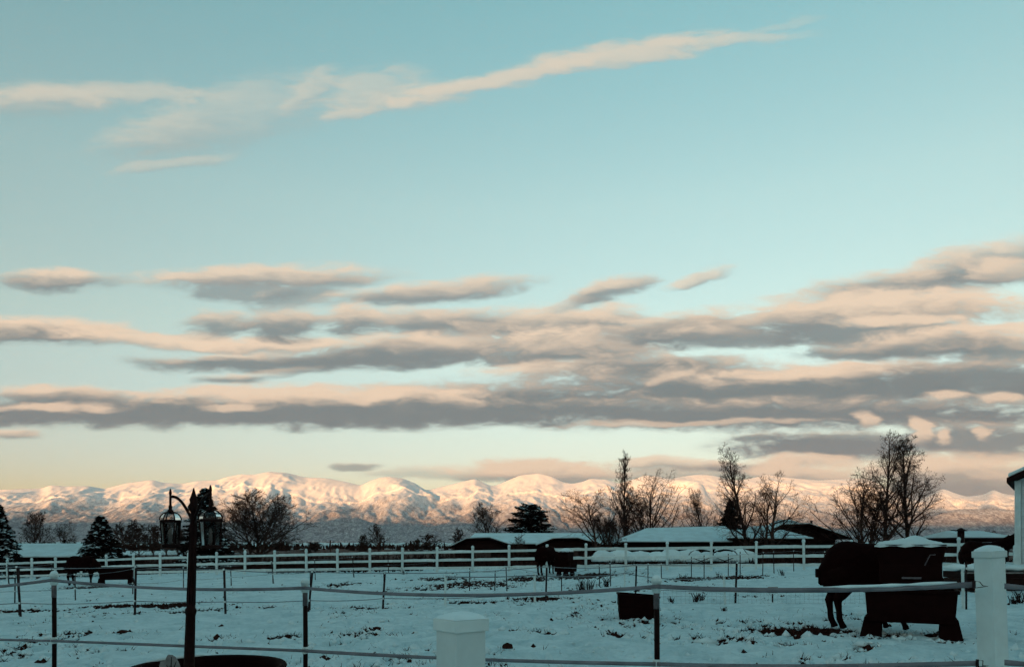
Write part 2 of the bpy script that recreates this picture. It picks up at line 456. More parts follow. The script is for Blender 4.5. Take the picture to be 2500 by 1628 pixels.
# ------------------------------------------------------------------ horses: one continuous body each
def loft(mb, secs, n=18):
    """secs: (centre, half height vector scale z, half width y)"""
    b = len(mb.v)
    for (c, hz_, hy) in secs:
        for j in range(n):
            an = 2 * math.pi * j / n
            mb.v.append((c[0], c[1] + math.cos(an) * hy, c[2] + math.sin(an) * hz_))
    for i in range(len(secs) - 1):
        for j in range(n):
            mb.f.append((b + i * n + j, b + i * n + (j + 1) % n, b + (i + 1) * n + (j + 1) % n, b + (i + 1) * n + j))
    mb.f.append(tuple(b + j for j in reversed(range(n)))); mb.f.append(tuple(b + (len(secs) - 1) * n + j for j in range(n)))
TORSO = [((-.80, 0, 1.08), .10, .10), ((-.74, 0, 1.13), .21, .19), ((-.60, 0, 1.19), .32, .26), ((-.40, 0, 1.20), .36, .30), ((-.1, 0, 1.14), .35, .31), ((.18, 0, 1.13), .36, .30), ((.42, 0, 1.20), .38, .26), ((.58, 0, 1.18), .30, .21), ((.68, 0, 1.14), .16, .13)]
def horse_body(neck, head, step):
    mb = MB()
    loft(mb, TORSO)
    mb.tube(neck, [.27, .20, .155, .13][:len(neck)], 14, sx=.62)
    mb.tube(head, [.105, .115, .085, .070], 12, sx=.72)
    h0 = Vector(head[0])
    for s in (-1, 1): mb.tube([h0 + Vector((-.03, s * .055, .05)), h0 + Vector((-.02, s * .075, .15)), h0 + Vector((0, s * .07, .21))], [.035, .03, .006], 7)
    for i, s in enumerate((-1, 1)):
        st = step[i]
        mb.tube([(-.56, s * .13, 1.10), (-.50, s * .16, .92), (-.46 + st * .4, s * .15, .78), (-.62 + st * .8, s * .14, .58), (-.68 + st, s * .135, .50), (-.655 + st, s * .135, .32), (-.645 + st, s * .135, .16), (-.60 + st, s * .135, .07), (-.575 + st, s * .135, .0)],
                [.24, .23, .18, .105, .075, .055, .058, .056, .074], 12)
        st = step[2 + i]
        mb.tube([(.48, s * .13, 1.10), (.46, s * .15, .90), (.46 + st * .4, s * .14, .72), (.48 + st * .8, s * .135, .46), (.48 + st, s * .135, .40), (.475 + st, s * .135, .26), (.475 + st, s * .135, .15), (.51 + st, s * .135, .07), (.53 + st, s * .135, .0)],
                [.19, .16, .105, .068, .062, .042, .048, .046, .066], 12)
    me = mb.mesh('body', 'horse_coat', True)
    tmp = bpy.data.objects.new('tmp', me); COL.objects.link(tmp)
    md = tmp.modifiers.new('r', 'REMESH'); md.mode = 'VOXEL'; md.voxel_size = .022
    ms = tmp.modifiers.new('s', 'SMOOTH'); ms.iterations = 4; ms.factor = .5
    dg = bpy.context.evaluated_depsgraph_get()
    me2 = bpy.data.meshes.new_from_object(tmp.evaluated_get(dg))
    bpy.data.objects.remove(tmp)
    for p in me2.polygons: p.use_smooth = True
    if not me2.materials: me2.materials.append(MATS['horse_coat'])
    return me2
N0 = ((.50, 0, 1.26), (.78, 0, 1.16), (1.02, 0, .94), (1.14, 0, .82)); H0 = ((1.10, 0, .90), (1.22, 0, .70), (1.30, 0, .52), (1.33, 0, .42))
N3 = ((.50, 0, 1.24), (.76, 0, 1.04), (.92, 0, .80), (1.0, 0, .66)); H3 = ((.97, 0, .74), (1.06, 0, .56), (1.12, 0, .40), (1.14, 0, .31))
N4 = ((.50, 0, 1.34), (.72, 0, 1.52), (.90, 0, 1.62), (.98, 0, 1.62)); H4 = ((.94, 0, 1.68), (1.10, 0, 1.54), (1.22, 0, 1.40), (1.27, 0, 1.32))
HORSE_BODY = {1: horse_body(N0, H0, (.10, .0, .04, -.22)), 2: horse_body(N0, H0, (0, .06, 0, .05)), 3: horse_body(N3, H3, (0, .12, .02, -.08)), 4: horse_body(N4, H4, (0, .1, 0, -.06))}

def at(px, py, d):
    return Vector(((px - CX) / F * d, d, EYE - (py - HY) * d / F))

# ------------------------------------------------------------------ the lie of the land
RAIL = [(-40, 1376), (0, 1374), (326, 1361), (600, 1354), (905, 1347.5), (1240, 1341), (1430, 1337), (1737, 1333), (1963, 1330), (2195, 1328), (2350, 1325), (2520, 1322)]
def rail_depth(px): return 1.0 / (.01852 + (px - 326) / 1637 * .00648)
def rail_top(px):
    y = float(np.interp(px, [a for a, _ in RAIL], [b for _, b in RAIL]))
    return at(px, y, rail_depth(px))
CTRL = [(0, 0, 0), (-6, 3, -.02), (6, 3, .03), (0, 10, 0), (-9, 12, -.08), (7, 13.5, .04), (14, 14, .1), (-14, 18, -.25), (0, 20, -.03), (14, 25, .1),
        (2.3, 41, -.1), (-23, 40, -.52), (-8, 32, -.28), (8, 30, .02), (-20, 26, -.4), (0, -15, 0), (-25, -10, -.2), (25, -10, .2), (30, 25, .2), (-40, 30, -.7)]
for px in (-40, 326, 700, 1100, 1430, 1737, 1963, 2300):
    t = rail_top(px); CTRL.append((t.x, t.y, t.z - 1.33))
CTRL += [(x, y, -.85) for x in (-70, -35, 0, 35, 70) for y in (85,)] + [(-75, 0, -.7), (75, 0, .1), (80, 40, 0)]
CP = np.array(CTRL)
def _tps(r): return np.where(r > 0, r * r * np.log(np.maximum(r, 1e-9)), 0)
_n = len(CP)
_A = np.zeros((_n + 3, _n + 3))
_A[:_n, :_n] = _tps(np.hypot(CP[:, None, 0] - CP[None, :, 0], CP[:, None, 1] - CP[None, :, 1])) + np.eye(_n) * 2.0
_A[:_n, _n] = 1; _A[:_n, _n + 1:] = CP[:, :2]; _A[_n:, :_n] = _A[:_n, _n:].T
_w = np.linalg.solve(_A, np.concatenate([CP[:, 2], np.zeros(3)]))
def g0(x, y):
    x = np.asarray(x, float); y = np.asarray(y, float)
    sh = x.shape
    xf = x.ravel(); yf = y.ravel()
    res = np.full(xf.shape, -.85)
    r = np.hypot(xf, yf)
    near = r < 95
    if near.any():
        xa = xf[near]; ya = yf[near]
        z = _w[_n] + _w[_n + 1] * xa + _w[_n + 2] * ya
        for i in range(_n): z = z + _w[i] * _tps(np.hypot(xa - CP[i, 0], ya - CP[i, 1]))
        k = sstep(72, 95, r[near])
        res[near] = z * (1 - k) - .85 * k
    return res.reshape(sh)
def gz(x, y): return float(g0(np.array([x]), np.array([y]))[0])
_DS = np.concatenate([np.arange(4, 70, .1)])
def hit(px, py):
    """the spot on the ground seen at a given place in the photograph"""
    xs = (px - CX) / F * _DS
    zr = EYE - (py - HY) * _DS / F
    below = np.nonzero(zr <= g0(xs, _DS))[0]
    d = _DS[below[0]] if len(below) else 70.0
    return Vector(((px - CX) / F * d, d, gz((px - CX) / F * d, d)))

PATCH = [(340, 1478, 120, 5, 1.0), (420, 1474, 70, 5, .9), (60, 1489, 80, 4, .8), (60, 1590, 100, 20, .62), (100, 1560, 70, 9, .5), (190, 1546, 60, 8, .62), (310, 1545, 30, 4, .8),
         (530, 1555, 45, 10, .6), (1180, 1425, 150, 22, .62), (1000, 1437, 110, 14, .5), (1290, 1412, 70, 9, .95), (1430, 1405, 110, 4, 1.0), (1180, 1469, 90, 4, .8), (1330, 1459, 80, 6, .85),
         (1420, 1432, 80, 10, .5), (215, 1433, 75, 4, .9), (1960, 1540, 110, 9, 1.0), (2130, 1552, 60, 4, .5), (2280, 1546, 40, 3, .6), (690, 1555, 45, 4, .95), (920, 1535, 15, 3, 1.0),
         (860, 1550, 70, 8, .5), (1790, 1565, 90, 6, .62), (1330, 1545, 60, 5, .65), (1500, 1550, 30, 4, .7), (1710, 1555, 25, 4, .8), (790, 1612, 20, 3, .9), (1930, 1570, 70, 4, .7),
         (2110, 1582, 50, 4, .6), (1690, 1412, 70, 5, .75), (1800, 1408, 70, 4, .75), (1560, 1441, 25, 4, .85), (500, 1490, 120, 5, .55), (850, 1483, 150, 4, .55), (1060, 1412, 100, 6, .55), (850, 1424, 60, 5, .6),
         (2140, 1560, 60, 6, .55), (640, 1482, 60, 4, .6), (1560, 1372, 120, 3, .7), (1830, 1602, 40, 3, .5)]
_PW = []
for (px, py, rx, ry, a) in PATCH:
    h = hit(px, py)
    d = h.y
    _PW.append((h.x, h.y, max(rx * d / F, .12), min(max(ry * d * d / (F * 1.7), .10), 3.0), a))
def dirt_field(x, y):
    s = np.zeros(np.shape(x))
    for (cx, cy, rx, ry, a) in _PW:
        q = ((x - cx) / rx) ** 2 + ((y - cy) / ry) ** 2
        s = np.maximum(s, a * np.exp(-q * .9))
    n = fbm(x * 1.1, y * .8, 4, .6)
    n2 = fbm(x * 3.6 + 40, y * 2.6, 3, .6)
    n3 = fbm(x * 9.0 + 11, y * 6.0, 2, .6)
    tr = sstep(-.15, .40, fbm(x * .22 + 5, y * .16, 3, .6))
    sp = np.maximum(0, perlin(x * 3.1 + 3, y * 1.7)) + .7 * np.maximum(0, perlin(x * 7.3, y * 4.0 + 9))
    return s + n * .34 + n2 * .44 + n3 * .36 - .09 + tr * (.20 + .58 * sp)
def lumps(x, y):
    k = np.exp(-np.hypot(x, y) / 60)
    return (fbm(x * .45, y * .45, 3, .5) * .09 + fbm(x * 1.6, y * 1.3, 3, .6) * .075 - np.maximum(0, perlin(x * 3.1, y * 2.3) - .10) * .34 + fbm(x * 5.5, y * 5.5, 2, .6) * .022) * k

def build_ground():
    fine = np.linspace(R(-47), R(47), 1050)
    rest = np.linspace(R(47), R(313), 62)[1:-1]
    th = np.concatenate([fine, rest])
    r = np.concatenate([[.05, .5, 1, 2, 3, 4, 5, 6, 7, 8], 1 / np.linspace(1 / 8.6, 1 / 70, 290), np.geomspace(73, 24000, 46)])
    T, RR = np.meshgrid(th, r)
    X = np.sin(T) * RR; Y = np.cos(T) * RR
    D = dirt_field(X, Y)
    D = np.where(RR > 80, fbm(X * .01, Y * .004, 4, .6) * .6 + .62 - .22 * sstep(300, 1500, RR), D)
    Z = g0(X, Y) + lumps(X, Y) * (RR < 90)
    Z = Z - sstep(.35, .6, D) * .045 * (RR < 90)
    Z = np.where(RR > 95, Z - sstep(95, 2500, RR) * 6 + sstep(4000, 9000, RR) * 40, Z)
    nr, nc = T.shape
    idx = np.arange(nr * nc).reshape(nr, nc)
    a = idx[:-1, :]; b = np.roll(idx, -1, 1)[:-1, :]; c = np.roll(idx, -1, 1)[1:, :]; d = idx[1:, :]
    Q = np.stack([a, d, c, b], -1).reshape(-1, 4)
    V = np.stack([X, Y, Z], -1).reshape(-1, 3)
    me = mesh_np('ground', V, Q, 'ground')
    atr = me.attributes.new('dirt', 'FLOAT', 'POINT')
    atr.data.foreach_set('value', D.ravel().astype(np.float32))
    tag(link('ground', me), kind='structure')
build_ground()

# ------------------------------------------------------------------ the mountain range ahead and the ridge behind
SKY = [(-700, 1205), (-300, 1190), (0, 1195), (60, 1193), (100, 1192), (125, 1184), (160, 1187), (215, 1186), (255, 1193), (310, 1179), (370, 1171), (400, 1178), (445, 1181), (480, 1174), (530, 1172),
       (550, 1165), (590, 1157), (620, 1159), (655, 1151), (700, 1154), (745, 1165), (800, 1167), (845, 1176), (882, 1185), (900, 1175), (930, 1165), (950, 1163), (985, 1168), (1015, 1180), (1040, 1197),
       (1080, 1188), (1120, 1178), (1160, 1168), (1180, 1178), (1200, 1186), (1215, 1184), (1240, 1172), (1270, 1160), (1315, 1155), (1345, 1162), (1378, 1178), (1400, 1180), (1425, 1175), (1440, 1168),
       (1480, 1170), (1510, 1180), (1545, 1170), (1575, 1160), (1605, 1162), (1635, 1169), (1665, 1163), (1700, 1158), (1740, 1160), (1770, 1168), (1800, 1172), (1840, 1166), (1875, 1157), (1900, 1163),
       (1950, 1168), (2000, 1172), (2060, 1169), (2105, 1167), (2135, 1175), (2180, 1200), (2230, 1222), (2260, 1212), (2290, 1197), (2305, 1193), (2330, 1203), (2360, 1212), (2400, 1207), (2425, 1195),
       (2450, 1205), (2500, 1212), (2700, 1190), (3200, 1200)]
FOOT = [(-700, 1320), (0, 1326), (150, 1318), (300, 1312), (450, 1318), (600, 1308), (690, 1292), (780, 1268), (850, 1256), (920, 1276), (1000, 1300), (1060, 1283), (1110, 1270), (1160, 1280), (1220, 1298),
        (1350, 1308), (1600, 1300), (1750, 1308), (1900, 1305), (2150, 1290), (2250, 1252), (2330, 1240), (2420, 1236), (2500, 1245), (2900, 1260), (3200, 1280)]
def build_mountains():
    nu, ny = 1000, 230
    px = np.linspace(-650, 3150, nu)
    u = (px - CX) / F
    s = (HY - np.interp(px, [a for a, _ in SKY], [b for _, b in SKY])) / F
    ft = (HY - np.interp(px, [a for a, _ in FOOT], [b for _, b in FOOT])) / F
    ker = np.exp(-np.linspace(-2, 2, 7) ** 2); ker /= ker.sum()
    s = np.convolve(np.pad(s, 3, 'edge'), ker, 'valid')
    kf = np.exp(-np.linspace(-2, 2, 21) ** 2); kf /= kf.sum()
    ft = np.convolve(np.pad(ft, 10, 'edge'), kf, 'valid')
    Y0 = 7600.0
    Yc = 12600 + 700 * fbm(u * 4.0, u * 0 + 3.3, 3)
    tt = np.concatenate([np.linspace(0, 1, ny), 1 + np.linspace(.01, .35, 20)])
    U, T = np.meshgrid(u, tt)
    S = s[None, :]; YC = Yc[None, :]
    Y = Y0 + (YC - Y0) * T
    X = U * Y
    front = np.clip(T, 0, 1)
    wx = X + 300 * fbm(X * .0008, Y * .0008, 3)
    bend = fbm(wx * .0011, Y * .0003 + 2, 3) * .11 * front * (1 - front) * 4
    fb = np.clip(front + bend, 0, 1)
    prof = .34 * fb + .66 * fb ** 1.8
    # spurs run down from the crest towards the valley
    r1 = np.clip((ridged(wx * .00085, Y * .00022, 4, .5) + .5) / 2.1, 0, 1)
    r2 = np.clip((ridged(wx * .0025 + 9, Y * .00055 + 7, 4, .55) + .6) / 2.2, 0, 1)
    r3 = ridged(X * .0075, Y * .0022, 3, .5)
    env = np.clip(front * 2.2, 0, 1) * np.clip((1 - front) * 6.0, 0, 1)
    Z = prof * S * YC + (80 - (1 - r1) * 230 - (1 - r2) * 135 + r3 * 20) * env - 20 * (1 - front)
    Z = np.where(T > 1, S * YC * (1 - (T - 1) * 1.9), Z)
    # foothills in front
    yf = 8600 + 500 * perlin(U * 5, U * 0 + 1)
    hill = (ft[None, :] * yf + 25 * fbm(X * .002, Y * .002, 3)) * np.exp(-((Y - yf) / 640) ** 2) + fbm(X * .006, Y * .006, 3, .6) * 14 * np.exp(-((Y - yf) / 900) ** 2)
    k = 60.0
    Z = np.where(T > .8, Z, np.log(np.exp(np.clip(Z / k, -30, 60)) + np.exp(np.clip(hill / k, -30, 60))) * k - 20)
    Z = np.maximum(Z, -30) + EYE
    Z[0, :] = -30
    nr, nc = T.shape
    idx = np.arange(nr * nc).reshape(nr, nc)
    Q = np.stack([idx[:-1, :-1], idx[:-1, 1:], idx[1:, 1:], idx[1:, :-1]], -1).reshape(-1, 4)
    tag(link('mountain_range', mesh_np('mountain_range', np.stack([X, Y, Z], -1).reshape(-1, 3), Q, 'mountain')), kind='structure')
build_mountains()

def build_ridge():
    # the range on the sun's side of the valley; the farm and the foothills lie in its shade
    a = np.linspace(-19000, 19000, 130); b = np.linspace(-3000, 5200, 70)
    A, B = np.meshgrid(a, b)
    dx, dy = math.sin(SUN_AZ), math.cos(SUN_AZ)
    c = 3400.0
    X = dx * (c + B) - dy * A; Y = dy * (c + B) + dx * A
    H = 712 + 50 * fbm(A * .0005, A * 0 + .7, 3)
    prof = np.where(B < 0, np.exp(-(B / 1150) ** 2), np.exp(-(B / 2400) ** 2))
    Z = H * prof + ridged(A * .0006, B * .0004, 4) * 60 * prof * np.clip(np.abs(B) / 1200, 0, 1) - 30
    nr, nc = A.shape
    idx = np.arange(nr * nc).reshape(nr, nc)
    Q = np.stack([idx[:-1, :-1], idx[:-1, 1:], idx[1:, 1:], idx[1:, :-1]], -1).reshape(-1, 4)
    tag(link('hills', mesh_np('hills', np.stack([X, Y, Z], -1).reshape(-1, 3), Q, 'mountain')), kind='structure')
build_ridge()

def build_haze():
    m = bpy.data.materials.new('thin_evening_air'); m.use_nodes = True
    nt = m.node_tree; nt.nodes.clear()
    pv = nt.nodes.new('ShaderNodeVolumePrincipled'); o = nt.nodes.new('ShaderNodeOutputMaterial')
    pv.inputs['Color'].default_value = (.92, .88, .92, 1); pv.inputs['Density'].default_value = 1.15e-5
    nt.links.new(pv.outputs[0], o.inputs['Volume'])
    MATS['haze'] = m
    b = MB().box((0, 0, 730), (52000, 52000, 1560))
    tag(b.build('haze', 'haze'), kind='stuff')
build_haze()
# ------------------------------------------------------------------ bare trees
def tubes_np(groups):
    """groups: list of (points (N,k,3), radii (N,k), sides) -> vertices, quads"""
    VS = []; QS = []; base = 0
    for P, rad, n in groups:
        if P.ndim == 2: P = P[None]; rad = np.asarray(rad)[None]
        N, k, _ = P.shape
        T = np.empty_like(P)
        T[:, 1:-1] = P[:, 2:] - P[:, :-2]; T[:, 0] = P[:, 1] - P[:, 0]; T[:, -1] = P[:, -1] - P[:, -2]
        T /= np.linalg.norm(T, axis=2, keepdims=True) + 1e-9
        ref = np.where(np.abs(T[:, :1, :1]) < .8, np.array([1.0, 0, 0]), np.array([0, 1.0, 0]))
        A = np.cross(T, np.broadcast_to(ref, T.shape)); A /= np.linalg.norm(A, axis=2, keepdims=True) + 1e-9
        B = np.cross(T, A)
        an = np.arange(n) * 2 * np.pi / n
        V = P[:, :, None, :] + rad[:, :, None, None] * (np.cos(an)[None, None, :, None] * A[:, :, None, :] + np.sin(an)[None, None, :, None] * B[:, :, None, :])
        VS.append(V.reshape(-1, 3))
        o_ = base + np.arange(N)[:, None, None] * (k * n); i = np.arange(k - 1)[None, :, None] * n; j = np.arange(n)[None, None, :]
        q0 = o_ + i + j; q1 = o_ + i + (j + 1) % n
        QS.append(np.stack([q0, q1, q1 + n, q0 + n], -1).reshape(-1, 4))
        base += N * k * n
    return np.concatenate(VS), np.concatenate(QS)

KINDS = {
    # first: lowest limb; ang: limb angle from upright low down and high up; up: how strongly limbs turn upward; n: children per level; rel: relative lengths
    'round':  dict(first=.16, ang=(66, 24), up=.20, n=(16, 7, 5, 3), rel=(.66, .50, .50, .8), leader=.66, wob=.06),
    'spread': dict(first=.24, ang=(74, 30), up=.10, n=(12, 6, 5, 3), rel=(.66, .55, .52, .8), leader=.72, wob=.07),
    'vase':   dict(first=.04, ang=(46, 8), up=.16, n=(24, 6, 4, 3), rel=(.95, .36, .46, .8), leader=.80, wob=.04),
    'tall':   dict(first=.16, ang=(48, 22), up=.16, n=(26, 7, 5, 3), rel=(.58, .46, .48, .8), leader=.98, wob=.03),
    'small':  dict(first=.12, ang=(55, 18), up=.16, n=(14, 6, 5, 3), rel=(.70, .50, .6, .8), leader=.8, wob=.05),
}
SEGS = (9, 7, 5, 3, 2)
def grow(kind, rng, levels):
    """branch paths level by level: list of (points (N,k,3), radii (N,k))"""
    K = KINDS[kind]
    def paths(p, d, L, lev, wob):
        k = SEGS[lev]; N = len(p)
        P = np.empty((N, k, 3)); P[:, 0] = p
        d = d / np.linalg.norm(d, axis=1, keepdims=True)
        for i in range(k - 1):
            d = d + rng.normal(0, wob, (N, 3))
            if lev: d[:, 2] += K['up'] * (.5 if lev == 1 else .25)
            d /= np.linalg.norm(d, axis=1, keepdims=True)
            P[:, i + 1] = P[:, i] + d * (L / (k - 1))[:, None]
        return P
    r0 = .017 if kind in ('tall', 'vase') else .024
    P = paths(np.zeros((1, 3)), np.array([[0, 0, 1.0]]), np.array([K['leader']]), 0, K['wob'])
    rb = np.array([r0]); L = np.array([K['leader']])
    out = [(P, np.linspace(r0, r0 * .22, P.shape[1])[None])]
    for lev in range(levels):
        n = K['n'][lev]; N = len(P); k = P.shape[1]
        idx = np.repeat(np.arange(N), n); i = np.tile(np.arange(n), N)
        f = (K['first'] + (1 - K['first']) * (i + rng.uniform(0, .9, N * n)) / n) if lev == 0 else (.22 + .78 * (i + rng.uniform(0, 1, N * n)) / n)
        f = np.minimum(f, .99)
        q = f * (k - 1); a = q.astype(int); t = (q - a)[:, None]
        p = P[idx, a] * (1 - t) + P[idx, a + 1] * t
        d = P[idx, a + 1] - P[idx, a]; d /= np.linalg.norm(d, axis=1, keepdims=True) + 1e-9
        az_ = rng.uniform(0, 6.28, N)[idx] + i * 2.4 + rng.normal(0, .4, N * n)
        if lev == 0:
            an = np.radians(K['ang'][0] + (K['ang'][1] - K['ang'][0]) * f + rng.normal(0, 7, N * n))
            l = K['rel'][0] * (1 - .62 * f) * rng.uniform(.72, 1.15, N * n) * .78
        else:
            an = np.radians(rng.uniform(26, 62, N * n))
            l = L[idx] * K['rel'][lev] * (1.15 - .55 * f) * rng.uniform(.7, 1.25, N * n)
        ref = np.where(np.abs(d[:, :1]) < .8, np.array([1.0, 0, 0]), np.array([0, 1.0, 0]))
        u = np.cross(d, ref); u /= np.linalg.norm(u, axis=1, keepdims=True); v = np.cross(d, u)
        nd = d * np.cos(an)[:, None] + (u * np.cos(az_)[:, None] + v * np.sin(az_)[:, None]) * np.sin(an)[:, None]
        C = paths(p, nd, l, lev + 1, (.10, .13, .13, .10)[lev])
        rr = rb[idx] * (1 - .75 * f) * .6
        out.append((C, rr[:, None] * np.linspace(1, .3, C.shape[1])[None]))
        P, rb, L = C, rr, l
    return out
def bare_tree(px, ytop, width, d, kind, label, seed, levels=4, name='bare_tree', bark='bark', group=None, stems=1, rmin=.010, leaves=0, leaf_box=None, base_y=None):
    rng = np.random.RandomState(seed)
    X = (px - CX) / F * d
    zb = gz(X, d) - .05 if base_y is None else EYE - (base_y - HY) * d / F
    H = EYE + (HY - ytop) * d / F - zb
    Wd = width * d / F
    lv = [[] for _ in range(levels + 1)]
    for sidx in range(stems):
        b = grow(kind, rng, levels)
        a = rng.uniform(0, 6.28); k = (.10 + .05 * rng.rand()) if stems > 1 else 0.0; sc_ = rng.uniform(.72, 1.0) if sidx else 1.0
        off = np.array([math.cos(a) * .03, math.sin(a) * .03, 0]) if stems > 1 else np.zeros(3)
        for l, (P, r) in enumerate(b):
            Q = P * sc_ + off
            Q = Q + Q[..., 2:3] * k * np.array([math.cos(a), math.sin(a), 0.0])
            lv[l].append((Q, r * sc_))
    lv = [(np.concatenate([q for q, _ in g_]), np.concatenate([r for _, r in g_])) for g_ in lv]
    allp = np.concatenate([P.reshape(-1, 3) for P, _ in lv])
    zmax = np.percentile(allp[:, 2], 99.7); wx = np.percentile(np.abs(allp[:, 0]), 96); wy = np.percentile(np.abs(allp[:, 1]), 96)
    S = np.array([Wd / 2 / wx, Wd / 2 / wy, H / zmax])
    root = thing(name, (X, d, zb), label, 'tree', group)
    items = [(P * S, np.maximum(r * H, rmin * (1.0 if l > 2 else 1.3)), (6, 5, 4, 3, 3)[l]) for l, (P, r) in enumerate(lv)]
    V, Q = tubes_np(items[:1]); link('trunk', mesh_np('trunk', V, Q, bark), root)
    V, Q = tubes_np(items[1:]); crown = link('crown', mesh_np('crown', V, Q, bark), root)
    if leaves:
        tips = np.concatenate([(P[:, 1:] * S).reshape(-1, 3) for P, r in lv[3:]])
        if leaf_box is not None:
            x0, x1, z0 = leaf_box
            tips = tips[(tips[:, 0] > x0 * Wd / 2) & (tips[:, 0] < x1 * Wd / 2) & (tips[:, 2] > z0 * H)]
        pick = tips[rng.randint(0, len(tips), leaves)] + rng.normal(0, .07, (leaves, 3))
        leaf_mesh(pick, .062, rng, 'leaves', 'dead_leaf', crown)
    return root
def leaf_mesh(C, size, rng, name, m, parent):
    n = len(C)
    a = rng.normal(0, 1, (n, 3)); a /= np.linalg.norm(a, axis=1, keepdims=True)
    b = np.cross(a, rng.normal(0, 1, (n, 3))); b /= np.linalg.norm(b, axis=1, keepdims=True)
    s = size * rng.uniform(.6, 1.3, (n, 1))
    V = np.stack([C - a * s, C + b * s * .55, C + a * s, C - b * s * .55], 1).reshape(-1, 3)
    Q = np.arange(n * 4).reshape(n, 4)
    return tag(link(name, mesh_np(name, V, Q, m, False), parent), kind='stuff')

# ------------------------------------------------------------------ conifers: whorls of drooping boughs with needle sprays, snow lying on the boughs
def conifer(px, ytop, width, d, label, seed, snow=.4, shape='spruce', group=None, name='spruce_tree', dens=1.0):
    rng = np.random.RandomState(seed)
    X = (px - CX) / F * d; zb = gz(X, d) - .05
    H = EYE + (HY - ytop) * d / F - zb; W = width * 1.22 * d / F / 2; dens = dens * max(1.0, H / 5.5)
    root = thing(name, (X, d, zb), label, 'tree', group)
    V, Q = tubes_np([(np.array([[0, 0, H * t] for t in np.linspace(0, .98, 8)]), np.linspace(.028, .004, 8) * H, 6)])
    link('trunk', mesh_np('trunk', V, Q, 'bark'), root)
    boughs = []; N = []; SN = []
    nb_ = int(230 * dens)
    for i in range(nb_):
        t = (i + rng.rand()) / nb_
        h = H * (.05 + .93 * t)
        if shape == 'spruce': L = W * ((1 - t) ** .85) * rng.uniform(.72, 1.12) + .1
        else: L = W * math.sqrt(max(.02, 1 - (abs(t - .35) / .68) ** 2)) * rng.uniform(.6, 1.1)
        a = i * 2.4 + rng.normal(0, .3)
        k = 6
        rise = rng.uniform(-.05, .35) if shape == 'spruce' else rng.uniform(.1, .7)
        s = np.linspace(0, 1, k)
        P = np.stack([np.cos(a) * L * s, np.sin(a) * L * s, h + L * (rise * s - .45 * s * s + .14 * s ** 4)], 1)
        boughs.append((P, np.linspace(.02, .008, k) * (1 + L * .4), 3))
        m = int(max(10, 34 * L / max(W, .1)) * dens) + 8
        f = rng.uniform(.0, 1.0, m) ** .75 * .95 + .08
        q = np.clip(f, 0, .999) * (k - 1); ia = q.astype(int); tt = (q - ia)[:, None]
        c = P[ia] * (1 - tt) + P[np.minimum(ia + 1, k - 1)] * tt
        side = rng.normal(0, .16 * L * .6 + .05, (m, 1)) * np.array([[-np.sin(a), np.cos(a), 0]])
        c = c + side * (1.1 - f[:, None] * .6) + rng.normal(0, .035, (m, 3))
        N.append(np.concatenate([c, np.full((m, 1), a), rng.uniform(.16, .36, (m, 1)) * (.6 + .25 * H / 5)], 1))
        if rng.rand() < snow:
            ms = max(3, int(m * .45)); j = rng.randint(0, m, ms)
            cs = c[j] + np.array([0, 0, .05])
            SN.append(np.concatenate([cs, rng.uniform(.06, .17, (ms, 1)) * (.7 + .2 * H / 5)], 1))
    V, Q = tubes_np(boughs)
    crown = link('crown', mesh_np('crown', V, Q, 'bark'), root)
    N = np.concatenate(N); n = len(N)
    # each spray: three blades
    VV = []
    for b in range(3):
        an = N[:, 3] + rng.normal(0, .8, n)
        dz = rng.normal(-.35, .35, n)
        dr = np.stack([np.cos(an), np.sin(an), dz], 1); dr /= np.linalg.norm(dr, axis=1, keepdims=True)
        sd_ = np.cross(dr, rng.normal(0, 1, (n, 3))); sd_ /= np.linalg.norm(sd_, axis=1, keepdims=True)
        s = N[:, 4:5]; c = N[:, :3]
        VV.append(np.stack([c - dr * s * .25, c + sd_ * s * .16 + dr * s * .25, c + dr * s, c - sd_ * s * .16 + dr * s * .25], 1))
    V = np.concatenate(VV).reshape(-1, 3)
    tag(link('needles', mesh_np('needles', V, np.arange(len(V)).reshape(-1, 4), 'needles', False), crown), kind='stuff')
    if SN:
        S = np.concatenate(SN); m = len(S)
        ring = np.array([[1, 0, -.2], [.3, .95, -.15], [-.8, .6, -.25], [-.8, -.6, -.2], [.3, -.95, -.25], [0, 0, .38]])
        V = (S[:, None, :3] + ring[None] * S[:, None, 3:4] * rng.uniform(.7, 1.3, (m, 6, 1))).reshape(-1, 3)
        T = np.array([[0, 1, 5], [1, 2, 5], [2, 3, 5], [3, 4, 5], [4, 0, 5]])
        Q = (np.arange(m)[:, None, None] * 6 + T[None]).reshape(-1, 3)
        tag(link('snow', mesh_np('snow', V, Q, 'snow', True), crown), kind='stuff')
    return root

